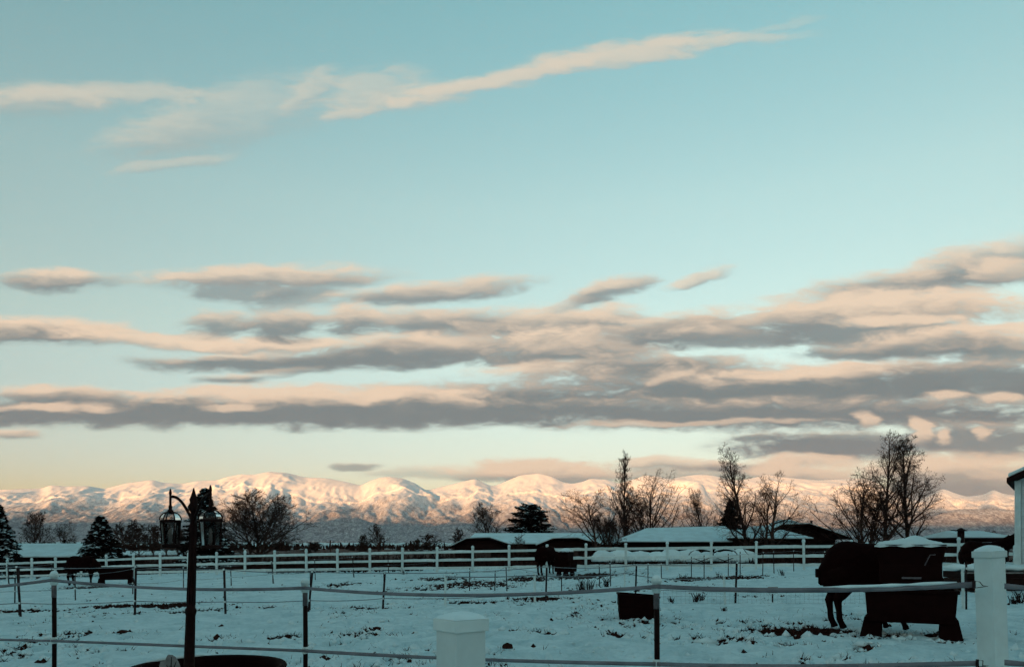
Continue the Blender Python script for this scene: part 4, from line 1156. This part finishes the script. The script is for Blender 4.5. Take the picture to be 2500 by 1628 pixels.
wire_fence('short fence of one white and one dark post right of the feeder', [(2350, 1386, 2352, 1486, 1), (2359, 1376, 2359, 1488)], (.9, .5))
# welded mesh strung low behind the dark tub
def mesh_panel(label, px0, px1, py, hpx):
    a = hit(px0, py); b = hit(px1, py)
    root = thing('wire_mesh', a, label, 'fence')
    L = (b - a).length; d = (b - a) / L; H = hpx * a.y / F
    mb = MB(); k = int(L / .12)
    for i in range(k + 1):
        p = d * (i * .12); mb.tube([p, p + Vector((0, 0, H))], .002, 3, False)
    mb.build('upright_wires', 'rope', root)
    mb = MB()
    for j in range(5): mb.tube([Vector((0, 0, .02 + H * j / 4)), d * L + Vector((0, 0, .02 + H * j / 4))], .002, 3, False)
    mb.build('cross_wires', 'rope', root)
mesh_panel('faint low wire mesh to the right of the capped post', 1620, 1860, 1474, 34)
mesh_panel('faint low wire mesh left of the big horse', 1865, 2112, 1474, 36)

def horse(loc, rz, label, scale=1.0, neck=N0, rug=True, seed=0):
    root = thing('horse', loc, label, 'horse', rz=rz)
    root.scale = (scale,) * 3
    me2 = HORSE_BODY[seed]
    body = link('body', me2, root)
    tl = MB().tube([(-.74, 0, 1.22), (-.78, 0, 1.10), (-.78, 0, .95), (-.74, 0, .80), (-.70, 0, .66), (-.68, 0, .60)], [.045, .06, .075, .075, .05, .01], 9)
    tl.build('tail', 'horse_coat', body, True)
    mn = MB(); r_ = random.Random(seed)
    for k in range(16):
        t = k / 15 * (len(neck) - 1); i = min(int(t), len(neck) - 2)
        p = Vector(neck[i]).lerp(Vector(neck[i + 1]), t - i) + Vector((.02, 0, [.25, .19, .15, .12][i]))
        mn.tube([p, p + Vector((.02, -.05, -.05)), p + Vector((.03, -.10 - .03 * r_.random(), -.17))], [.03, .028, .006], 5)
    mn.build('mane', 'horse_coat', body, True)
    if rug:
        n = 22; mbr = MB(); secs = TORSO[0:8]
        rows = []
        for (c, hz_, hy) in secs:
            row = []
            for j in range(n + 1):
                a = math.pi * (-.0 + j / n)                      # over the back from side to side
                yy = math.cos(a) * (hy + .045); zz = c[2] + math.sin(a) * (hz_ + .04)
                row.append((c[0], yy, zz))
            hem = .76 + .02 * math.sin(c[0] * 9)
            row = [(c[0], row[0][1] * 1.06, hem), (c[0], row[0][1] * 1.04, (hem + c[2]) / 2)] + row + [(c[0], row[-1][1] * 1.04, (hem + c[2]) / 2), (c[0], row[-1][1] * 1.06, hem)]
            rows.append(row)
        back = [(-.86, y * .75, z if z < 1.3 else z - .04) for (_, y, z) in rows[0]]
        rows = [[(-.87, y * .7, min(max(.80, z - .10), 1.08)) for (_, y, z) in rows[0]]] + rows
        w_ = len(rows[0])
        for rw in rows: mbr.v += rw
        for i in range(len(rows) - 1):
            for j in range(w_ - 1): mbr.f.append((i * w_ + j, i * w_ + j + 1, (i + 1) * w_ + j + 1, (i + 1) * w_ + j))
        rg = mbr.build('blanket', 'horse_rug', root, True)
        so = rg.modifiers.new('thick', 'SOLIDIFY'); so.thickness = .014; so.offset = 1
        sb = rg.modifiers.new('sub', 'SUBSURF'); sb.levels = 1; sb.render_levels = 1
        sg = MB().tube([(.30, -.335, .98), (.34, -.345, .80), (.38, -.20, .74)], .012, 6)
        sg.build('surcingle', 'grey_sleeve', rg, True)
        MB().box((-.90, 0, 1.0), (.06, .16, .16)).build('tail_flap', 'horse_rug', rg, bevel=.01)
    return root
hr = hit(2175, 1543)
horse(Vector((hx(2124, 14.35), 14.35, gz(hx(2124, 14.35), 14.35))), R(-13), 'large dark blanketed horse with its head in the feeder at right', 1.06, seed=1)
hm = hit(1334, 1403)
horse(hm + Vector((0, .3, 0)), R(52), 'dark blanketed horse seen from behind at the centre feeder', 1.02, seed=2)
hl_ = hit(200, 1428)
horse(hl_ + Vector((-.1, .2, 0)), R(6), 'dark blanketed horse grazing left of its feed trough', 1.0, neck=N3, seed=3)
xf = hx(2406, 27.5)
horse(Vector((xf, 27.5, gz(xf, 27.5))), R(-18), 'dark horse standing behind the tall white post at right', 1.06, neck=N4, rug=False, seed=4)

# ------------------------------------------------------------------ feeders
def trough(root, w=1.62, dp=.78, h=.92, zl=.26):
    """tub flaring to the top on two splayed ends"""
    def ring(z, k, inset=0.0): return [(-w / 2 * k + inset, -dp / 2 * k + inset, z), (w / 2 * k - inset, -dp / 2 * k + inset, z), (w / 2 * k - inset, dp / 2 * k - inset, z), (-w / 2 * k + inset, dp / 2 * k - inset, z)]
    mb = MB()
    vs = ring(zl, .94) + ring(h, 1.0) + ring(h, 1.0, .05) + ring(zl + .06, .94, .05)
    fs = [(3, 2, 1, 0), (12, 13, 14, 15)]
    for a in (0, 4, 8):
        fs += [(a + i, a + (i + 1) % 4, a + 4 + (i + 1) % 4, a + 4 + i) for i in range(4)]
    mb.add(vs, fs); mb.build('tub', 'tub_plastic', root, bevel=.012)
    rm = MB()
    for (c, d) in (((0, -dp / 2, h), (w + .06, .06, .06)), ((0, dp / 2, h), (w + .06, .06, .06)), ((-w / 2, 0, h), (.06, dp - .06, .06)), ((w / 2, 0, h), (.06, dp - .06, .06))): rm.box((c[0], c[1], c[2] + .004), d)
    rm.build('rim', 'tub_plastic', root, bevel=.01)
    for s in (-1, 1):
        for t in (-1, 1):
            l = MB().add([(s * (w / 2 - .27), t * .14, -.03), (s * (w / 2 + .09), t * .14, -.03), (s * (w / 2 + .09), t * .30, -.03), (s * (w / 2 - .27), t * .30, -.03),
                          (s * (w / 2 - .25), t * .12, zl + .08), (s * (w / 2 + .01), t * .12, zl + .08), (s * (w / 2 + .01), t * .28, zl + .08), (s * (w / 2 - .25), t * .28, zl + .08)],
                         [(3, 2, 1, 0), (4, 5, 6, 7), (0, 1, 5, 4), (1, 2, 6, 5), (2, 3, 7, 6), (3, 0, 4, 7)])
            l.build('leg', 'tub_plastic', root, bevel=.01)
def hopper(root, zb, zt, wb_, wt, db, dt, zk):
    mb = MB()
    def rg(z, w_, d_): return [(-w_ / 2, -d_ / 2, z), (w_ / 2, -d_ / 2, z), (w_ / 2, d_ / 2, z), (-w_ / 2, d_ / 2, z)]
    vs = rg(zb, wb_, db) + rg(zk, wb_ * .985, db) + rg(zt, wt, dt) + rg(zt, wt - .07, dt - .07) + rg(zk, wb_ - .08, db - .07)
    fs = [(3, 2, 1, 0), (16, 17, 18, 19)]
    for a in (0, 4, 8, 12): fs += [(a + i, a + (i + 1) % 4, a + 4 + (i + 1) % 4, a + 4 + i) for i in range(4)]
    mb.add(vs, fs)
    hp = mb.build('hopper', 'tub_plastic', root, bevel=.012)
    # drifted snow filling the open top
    n = 15; vs = []; fs = []
    for j in range(n):
        for i in range(n):
            u = i / (n - 1) * 2 - 1; v = j / (n - 1) * 2 - 1
            e = max(abs(u), abs(v))
            z = zt + .012 + .10 * (1 - e ** 2.2) * (1 + .35 * math.sin(u * 5 + 1)) + .022 * math.sin(u * 9 + v * 4) * (1 - e * .6) - (.035 if e > .99 else 0)
            vs.append((u * (wt / 2 + .006), v * (dt / 2 + .006), z))
    for j in range(n - 1):
        for i in range(n - 1): fs.append((j * n + i, j * n + i + 1, (j + 1) * n + i + 1, (j + 1) * n + i))
    b0 = len(vs)
    edge = [i for i in range(n)] + [j * n + n - 1 for j in range(1, n)] + [(n - 1) * n + i for i in range(n - 2, -1, -1)] + [j * n for j in range(n - 2, 0, -1)]
    for k, i in enumerate(edge): vs.append((vs[i][0] * 1.0, vs[i][1] * 1.0, zt - .02 - .022 * (1 + math.sin(k * 1.3)) * .7))
    for k in range(len(edge)):
        k2 = (k + 1) % len(edge); fs.append((edge[k], b0 + k, b0 + k2, edge[k2]))
    MB().add(vs, fs).build('snow_cap', 'snow', hp, True)
    return hp
xr = hx(2222, 13.1); fr = thing('hay_feeder', (xr, 13.1, gz(xr, 13.1)), 'tall dark hay feeder with snow heaped on top beside the big horse', 'feeder', rz=R(-28))
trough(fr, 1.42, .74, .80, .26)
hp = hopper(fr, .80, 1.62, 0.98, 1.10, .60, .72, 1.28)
MB().box((.02, -.335, 1.04), (.30, .035, .035)).build('handle', 'grey_sleeve', hp, bevel=.008)
MB().tube([(.22, -.31, 1.26), (.30, -.345, 1.44), (.38, -.35, 1.445)], .010, 6).build('strap', 'grey_sleeve', hp, True)
hc = hit(1381, 1404); fc = thing('hay_feeder', hc, 'dark feeder with a small peak of snow beside the centre horse', 'feeder', rz=R(62))
trough(fc, 1.1, .95, .80, .2)
hp = hopper(fc, .80, 1.36, .78, .86, .60, .66, 1.1)
hl2 = hit(284, 1427); fl = thing('feed_trough', hl2, 'low dark feed trough on splayed legs at the left', 'trough', rz=R(24))
trough(fl, 1.62, .78, .92, .28)
# small dark tub tipped in the snow
h = hit(1555, 1512); tb = thing('feed_tub', h + Vector((0, .1, 0)), 'small dark ribbed feed tub tilted in the snow by the capped post', 'tub', rz=R(-4))
tb.rotation_euler = (0, R(4), R(-5))
mb = MB()
def rg2(z, w_, d_): return [(-w_ / 2, -d_ / 2, z), (w_ / 2, -d_ / 2, z), (w_ / 2, d_ / 2, z), (-w_ / 2, d_ / 2, z)]
vs = rg2(-.04, .74, .50) + rg2(.10, .76, .52) + rg2(.12, .79, .55) + rg2(.26, .81, .57) + rg2(.28, .84, .60) + rg2(.52, .87, .63) + rg2(.52, .81, .57) + rg2(.06, .70, .46)
fs = [(3, 2, 1, 0), (28, 29, 30, 31)]
for a in range(0, 28, 4): fs += [(a + i, a + (i + 1) % 4, a + 4 + (i + 1) % 4, a + 4 + i) for i in range(4)]
mb.add(vs, fs).build('body', 'tub_plastic', tb)
MB().box((0, -.32, .535), (.90, .045, .035)).box((0, .32, .535), (.90, .045, .035)).box((-.44, 0, .535), (.045, .59, .035)).box((.44, 0, .535), (.045, .59, .035)).build('rim', 'tub_plastic', tb, bevel=.008)
# long dark bunk under snow beside the white building
bx0 = hx(2302, 25.5); bx1 = hx(2478, 25.5) + .6
bk = thing('feed_bunk', ((bx0 + bx1) / 2, 25.0, gz((bx0 + bx1) / 2, 25.0)), 'long dark feed bunk under thick snow left of the white building', 'bunk')
Lb = bx1 - bx0; zt = hz(1393, 25) - bk.location.z
MB().box((0, 0, zt * .32), (Lb, .9, zt * .62)).build('lower_boards', 'dark_wall', bk)
MB().box((0, 0, zt * .82), (Lb, 1.0, zt * .34)).build('upper_boards', 'dark_wall', bk)
MB().box((0, -.51, zt * .93), (Lb, .03, .05)).build('edge_strip', 'old_cloth', bk)
pts = [(-Lb / 2 - .05 + (Lb + .1) * k / 14, 0, zt + .10 + .02 * math.sin(k * 1.9)) for k in range(15)]
mb = MB(); mb.tube(pts, [.10] + [.125 + .02 * math.sin(k * 2.7) for k in range(13)] + [.10], 10, sx=4.0); mb.build('snow', 'snow', bk, True)

# ------------------------------------------------------------------ lamp post with two lanterns, in a round planter
LX, LD = hx(462, 6.4), 6.4
lp = thing('lamp_post', (LX, LD, gz(LX, LD)), 'black iron lamp post with two hanging glass lanterns at left', 'lamp post')
ztop = hz(1250, LD) - lp.location.z
lean = .055
P = lambda z: (lean * z * .55 - .05 + .03, 0, z)
mb = MB(); n = 12
zs = [0, .15, .16, .5, .52, .56, .58, 1.05, 1.07, 1.10, 1.12, ztop]
rs = [.085, .08, .06, .052, .062, .062, .046, .040, .047, .047, .036, .026]
mb.tube([P(z) for z in zs], rs, 14); mb.build('pole', 'black_iron', lp, True)
mb = MB().lathe([(.026, 0), (.045, .02), (.05, .05), (.03, .08), (.036, .11), (.02, .15), (.004, .21)], 10, P(ztop)); mb.build('finial', 'black_iron', lp, True)
for k in range(8):
    a = 2 * math.pi * k / 8
    MB().tube([(P(z)[0] + math.cos(a) * r * .97, math.sin(a) * r * .97, z) for z, r in ((1.14, .036), (ztop - .1, .028))], .006, 5).build('flute', 'black_iron', lp, True)
def lantern(cx, cy, zbase, w, h, side):
    """hexagonal glass lantern with a dome; hangs by its neck from the arm"""
    L = thing_child('lantern', lp, (cx, cy, zbase))
    hexp = lambda r, z: [(r * math.cos(2 * math.pi * i / 6 + .3), r * math.sin(2 * math.pi * i / 6 + .3), z) for i in range(6)]
    r0, r1 = w * .40, w * .47; hb = h * .58
    MB().lathe([(r0 * 1.08, -.012), (r0 * 1.2, 0), (r0 * 1.2, .014), (r0 * 1.0, .02)], 6).build('base', 'black_iron', L)
    A = hexp(r0, .02); B = hexp(r1, hb)
    fr_ = MB()
    for i in range(6): fr_.tube([A[i], B[i]], .0065, 5)
    fr_.build('bars', 'black_iron', L)
    for i in range(6):
        j = (i + 1) % 6
        MB().add([A[i], A[j], B[j], B[i]], [(0, 1, 2, 3)]).build('pane', 'glass', L)
    MB().lathe([(r1 * .98, hb - .004), (r1 * 1.22, hb), (r1 * 1.22, hb + .016), (r1 * 1.0, hb + .022)], 6).build('collar', 'black_iron', L)
    C = [hexp(r1 * math.cos(t) + .008, hb + .02 + h * .20 * math.sin(t)) for t in np.linspace(0, 1.35, 6)]
    rb = MB()
    for i in range(6): rb.tube([c[i] for c in C], .0055, 5)
    rb.build('dome_ribs', 'black_iron', L, True)
    dm = MB()
    for q in range(5):
        for i in range(6):
            j = (i + 1) % 6; dm.add([C[q][i], C[q][j], C[q + 1][j], C[q + 1][i]], [(0, 1, 2, 3)])
    dm.build('dome_glass', 'glass', L)
    zt_ = hb + .02 + h * .20
    MB().lathe([(w * .13, zt_ - .01), (w * .16, zt_ + .004), (w * .08, zt_ + .025), (w * .10, zt_ + .045), (w * .06, zt_ + .06), (w * .055, zt_ + h * .42), (w * .075, zt_ + h * .44), (w * .06, zt_ + h * .50), (.004, zt_ + h * .56)], 9).build('neck', 'black_iron', L, True)
    MB().lathe([(.014, .02), (.016, .05), (.012, .12), (.011, hb * .7), (.003, hb * .75)], 8).build('candle', 'lens_frost', L, True)
    return zt_ + h * .36
def thing_child(name, parent, loc):
    o_ = link(name, MB().lathe([(.012, .014), (.012, .03), (.004, .034)], 6).mesh(name, 'black_iron', True), parent, loc)
    return o_
for (px, dd, w, y0_, y1_) in ((416, 6.45, .170, 1333, 1262), (514, 5.95, .175, 1336, 1264)):
    cx = hx(px, dd) - LX; cy = dd - LD
    zb2 = hz(y0_, dd) - lp.location.z
    h_ = .36
    zj = lantern(cx, cy, zb2, w, h_, 1) + zb2
    b_ = Vector(P(ztop - .10)); e_ = Vector((cx, cy, zj))
    pts = []
    for k in range(11):
        t = k / 10
        p = b_.lerp(e_, t); p.z = b_.z + (e_.z - b_.z) * math.sin(t * math.pi / 2) ** .9 + .015 * math.sin(t * math.pi)
        pts.append(p)
    MB().tube(pts, .0125, 8).build('arm', 'black_iron', lp, True)
pt = thing('planter_tub', (hx(522, 6.75), 6.62, gz(-2.7, 6.6)), 'wide dark round planter tub around the foot of the lamp post', 'planter')
ZR = hz(1600, 7.2) - pt.location.z
MB().lathe([(.50, -.05), (.60, ZR - .09), (.66, ZR - .07), (.68, ZR - .02), (.665, ZR), (.62, ZR - .01), (.585, ZR - .07), (.56, ZR - .22), (.02, ZR - .24)], 44).build('bowl', 'tub_plastic', pt, True)
lumpy('snow', Vector((-.15, -.05, ZR - .24)), (.50, .40, .10), 'snow', parent=pt, seed=41, rough=.3, flat=-.1)
sa = [( .655 * math.cos(t), .655 * math.sin(t), ZR + .004) for t in np.linspace(2.0, 2.9, 9)]
MB().tube(sa, [.005, .015, .02, .022, .02, .02, .018, .012, .004], 6).build('rim_snow', 'snow', pt, True)
cl = lumpy('feed_sack', Vector((hx(412, 6.5), 6.52, pt.location.z + ZR - .10)), (.10, .10, .19), 'old_cloth', 'crumpled grey sack leaning inside the planter tub', 'sack', 50, .35)
tw = MB()
for (dx, dz) in ((0, .24), (.03, .20), (-.03, .17)): tw.tube([(0, 0, 0), (dx * .5, 0, dz * .6), (dx * 1.4, .01, dz)], [.006, .005, .003], 5)
tag(tw.build('twig', 'brush', None, loc=(hx(420, 6.42), 6.40, pt.location.z + ZR - .13)), 'thin dry twigs sticking up beside the grey sack', 'twig')

# ------------------------------------------------------------------ foreground tape fence
tf = thing('tape_fence', (0, 7, gz(0, 7)), 'foreground electric tape fence with capped dark posts and white posts', 'fence')
TO = Vector(tf.location)
POSTS = [(132, 8.0, 1404, 1415, 1562), (745, 7.6, 1421, 1434, 1586), (1603, 6.3, 1417, 1430, 1618)]
anchors_u = []; anchors_l = []
for (px, d, ycap, yu, yl) in POSTS:
    x = hx(px, d); zg = gz(x, d); zc = hz(ycap, d)
    po = MB().tube([(0, 0, -.15), (.004, 0, (zc - zg) * .5), (0, 0, zc - zg - .03)], .0235, 10).build('post', 'black_iron', tf, True, loc=Vector((x, d, zg)) - TO)
    zc -= zg
    MB().tube([(0, 0, zc - .24), (0, 0, zc - .02)], .0255, 10).build('sleeve', 'grey_sleeve', po, True)
    MB().lathe([(.030, zc - .105), (.037, zc - .10), (.038, zc - .016), (.046, zc - .014), (.046, zc + .012), (.038, zc + .022), (.018, zc + .034), (.002, zc + .038)], 18).build('cap', 'white_vinyl', po, True)
    MB().lathe([(.038, zc + .016), (.036, zc + .03), (.022, zc + .046), (.003, zc + .052)], 12).build('snow', 'snow', po, True)
    zl = hz(yl, d) - zg
    for dz in (-.022, .022): MB().lathe([(.026, zl + dz - .012), (.031, zl + dz - .010), (.031, zl + dz + .010), (.026, zl + dz + .012)], 12).build('insulator', 'white_vinyl', po, True)
    MB().box((.0, -.034, zl), (.03, .02, .07)).build('clip', 'white_vinyl', po, bevel=.004)
    anchors_u.append(Vector((x, d - .042, hz(yu, d)))); anchors_l.append(Vector((x, d - .046, zl + zg)))
def vinyl_post(px, d, ytop, rz, w=.127, lean_=0.0, snowy=.04, bot=-.2, peak=True):
    x = hx(px, d); zg = gz(x, d); zt_ = hz(ytop, d) - zg
    po = MB().box((0, 0, (zt_ + bot) / 2), (w, w, zt_ - bot)).build('vinyl_post', 'white_vinyl', tf, bevel=.006, loc=Vector((x, d, zg)) - TO)
    po.rotation_euler = (0, lean_, rz)
    MB().box((0, 0, zt_ + .002), (w + .016, w + .016, .042)).build('cap', 'white_vinyl', po, bevel=.003)
    if peak: MB().add([(-w / 2, -w / 2, zt_ + .024), (w / 2, -w / 2, zt_ + .024), (w / 2, w / 2, zt_ + .024), (-w / 2, w / 2, zt_ + .024), (0, 0, zt_ + .05)], [(0, 1, 4), (1, 2, 4), (2, 3, 4), (3, 0, 4), (3, 2, 1, 0)]).build('cap_peak', 'white_vinyl', po)
    n = 13; vs = []; fs = []
    for j in range(n):
        for i in range(n):
            u = i / (n - 1) * 2 - 1; v = j / (n - 1) * 2 - 1; e = max(abs(u), abs(v))
            vs.append((u * (w / 2 + .004), v * (w / 2 + .004), zt_ + .026 + snowy * (1 - e ** 3) * (1 + .2 * math.sin(u * 4 + v * 3)) + (.0 if e < .99 else -.002)))
    for j in range(n - 1):
        for i in range(n - 1): fs.append((j * n + i, j * n + i + 1, (j + 1) * n + i + 1, (j + 1) * n + i))
    MB().add(vs, fs).build('snow', 'snow', po, True)
    return po
vinyl_post(1125, 2.6, 1525, R(38), snowy=.018, peak=False)
vinyl_post(2436, 4.9, 1352, R(20), lean_=-.05, snowy=.03)
def ribbon(pts, width, m='tape', thick=.0025, twist=None, name='tape'):
    mb = MB(); k = len(pts)
    for i, p in enumerate(pts):
        d = (Vector(pts[min(i + 1, k - 1)]) - Vector(pts[max(i - 1, 0)])).normalized()
        side = Vector((-d.y, d.x, 0)).normalized()
        up = Vector((0, 0, 1))
        t = twist[i] if twist else 0
        a = up * math.cos(t) + side * math.sin(t); b = side * math.cos(t) - up * math.sin(t)
        p = Vector(p) - TO
        w = width[i] if hasattr(width, '__len__') else width
        mb.v += [tuple(p + a * w / 2 + b * thick / 2), tuple(p - a * w / 2 + b * thick / 2), tuple(p - a * w / 2 - b * thick / 2), tuple(p + a * w / 2 - b * thick / 2)]
    for i in range(k - 1):
        for j in range(4): mb.f.append((i * 4 + j, i * 4 + (j + 1) % 4, i * 4 + 4 + (j + 1) % 4, i * 4 + 4 + j))
    mb.f += [(0, 1, 2, 3), tuple((k - 1) * 4 + j for j in (3, 2, 1, 0))]
    return mb.build(name, m, tf, True)
def span(a, b, sag, width, seed, n=25):
    r_ = random.Random(seed)
    ph = r_.uniform(0, 6); pts = []; tw_ = []
    for k in range(n):
        t = k / (n - 1)
        p = a.lerp(b, t); p.z -= sag * 4 * t * (1 - t)
        pts.append(p); tw_.append((.35 * math.sin(t * 7 + ph) + .5 * math.sin(t * 3 + ph)) * math.sin(math.pi * t) ** .5)
    ribbon(pts, width, twist=tw_)
    return pts
UL = at(-160, 1446, 8.6); LL = at(-160, 1552, 8.6)
UE = at(2378, 1426, 4.75); LE = at(2386, 1618, 4.75)
W_ = .033
span(UL, anchors_u[0], .01, W_, 1); span(anchors_u[0], anchors_u[1], .05, W_, 2); span(anchors_u[1], anchors_u[2], .075, W_, 3)
pu = span(anchors_u[2], UE, .035, .038, 4)
span(LL, anchors_l[0], .01, .026, 5); span(anchors_l[0], anchors_l[1], .0, .03, 6); span(anchors_l[1], anchors_l[2], .02, .034, 7)
span(anchors_l[2], LE, .02, .036, 8)
# snow lying on the right hand tape
sp_ = pu[14:-1]
MB().tube([p + Vector((0, 0, .021)) - TO for p in sp_], [.003] + [.006 + .007 * abs(math.sin(k * 1.9)) for k in range(len(sp_) - 2)] + [.003], 7).build('tape_snow', 'snow', tf, True)
# tension hooks of bent wire from tape end to the white post, and tape going on beyond it
for (E_, ypost) in ((UE, 1430), (LE, 1624)):
    pp = at(2402, ypost, 4.6) + Vector((0, -.02, 0))
    a = E_ + Vector((0, -.006, .022)); b = E_ + Vector((0, -.006, -.022))
    wire = [a, a + Vector((.03, -.004, -.004)), pp + Vector((-.02, 0, .004)), pp + Vector((.03, .02, 0)), pp + Vector((-.02, 0, -.004)), b + Vector((.03, -.004, .004)), b]
    MB().tube([p - TO for p in wire], .0028, 6).build('tension_hook', 'black_iron', tf, True)
    MB().box(tuple(E_ - TO), (.018, .010, .05)).build('buckle', 'steel_post', tf, bevel=.002)
for (ya, yb) in ((1430, 1436), (1616, 1620)):
    a = at(2452, ya, 4.62); b = at(2640, yb, 4.4)
    span(a, b, .01, .036, 9)
# small grey plate on a stake in the snow
h = hit(1886, 1468)
st_ = thing('stake_plate', h, 'small grey plate on a short stake left of the big horse', 'plate')
MB().tube([(0, 0, -.05), (0, 0, .22)], .022, 6).build('stake', 'steel_post', st_)
pl = MB().add([(-.16, -.06, .26), (.13, -.06, .26), (.19, .10, .42), (-.10, .10, .42), (-.16, -.045, .25), (.13, -.045, .25), (.19, .115, .41), (-.10, .115, .41)], [(0, 1, 2, 3), (7, 6, 5, 4), (0, 4, 5, 1), (1, 5, 6, 2), (2, 6, 7, 3), (3, 7, 4, 0)])
pl.build('plate', 'old_cloth', st_)
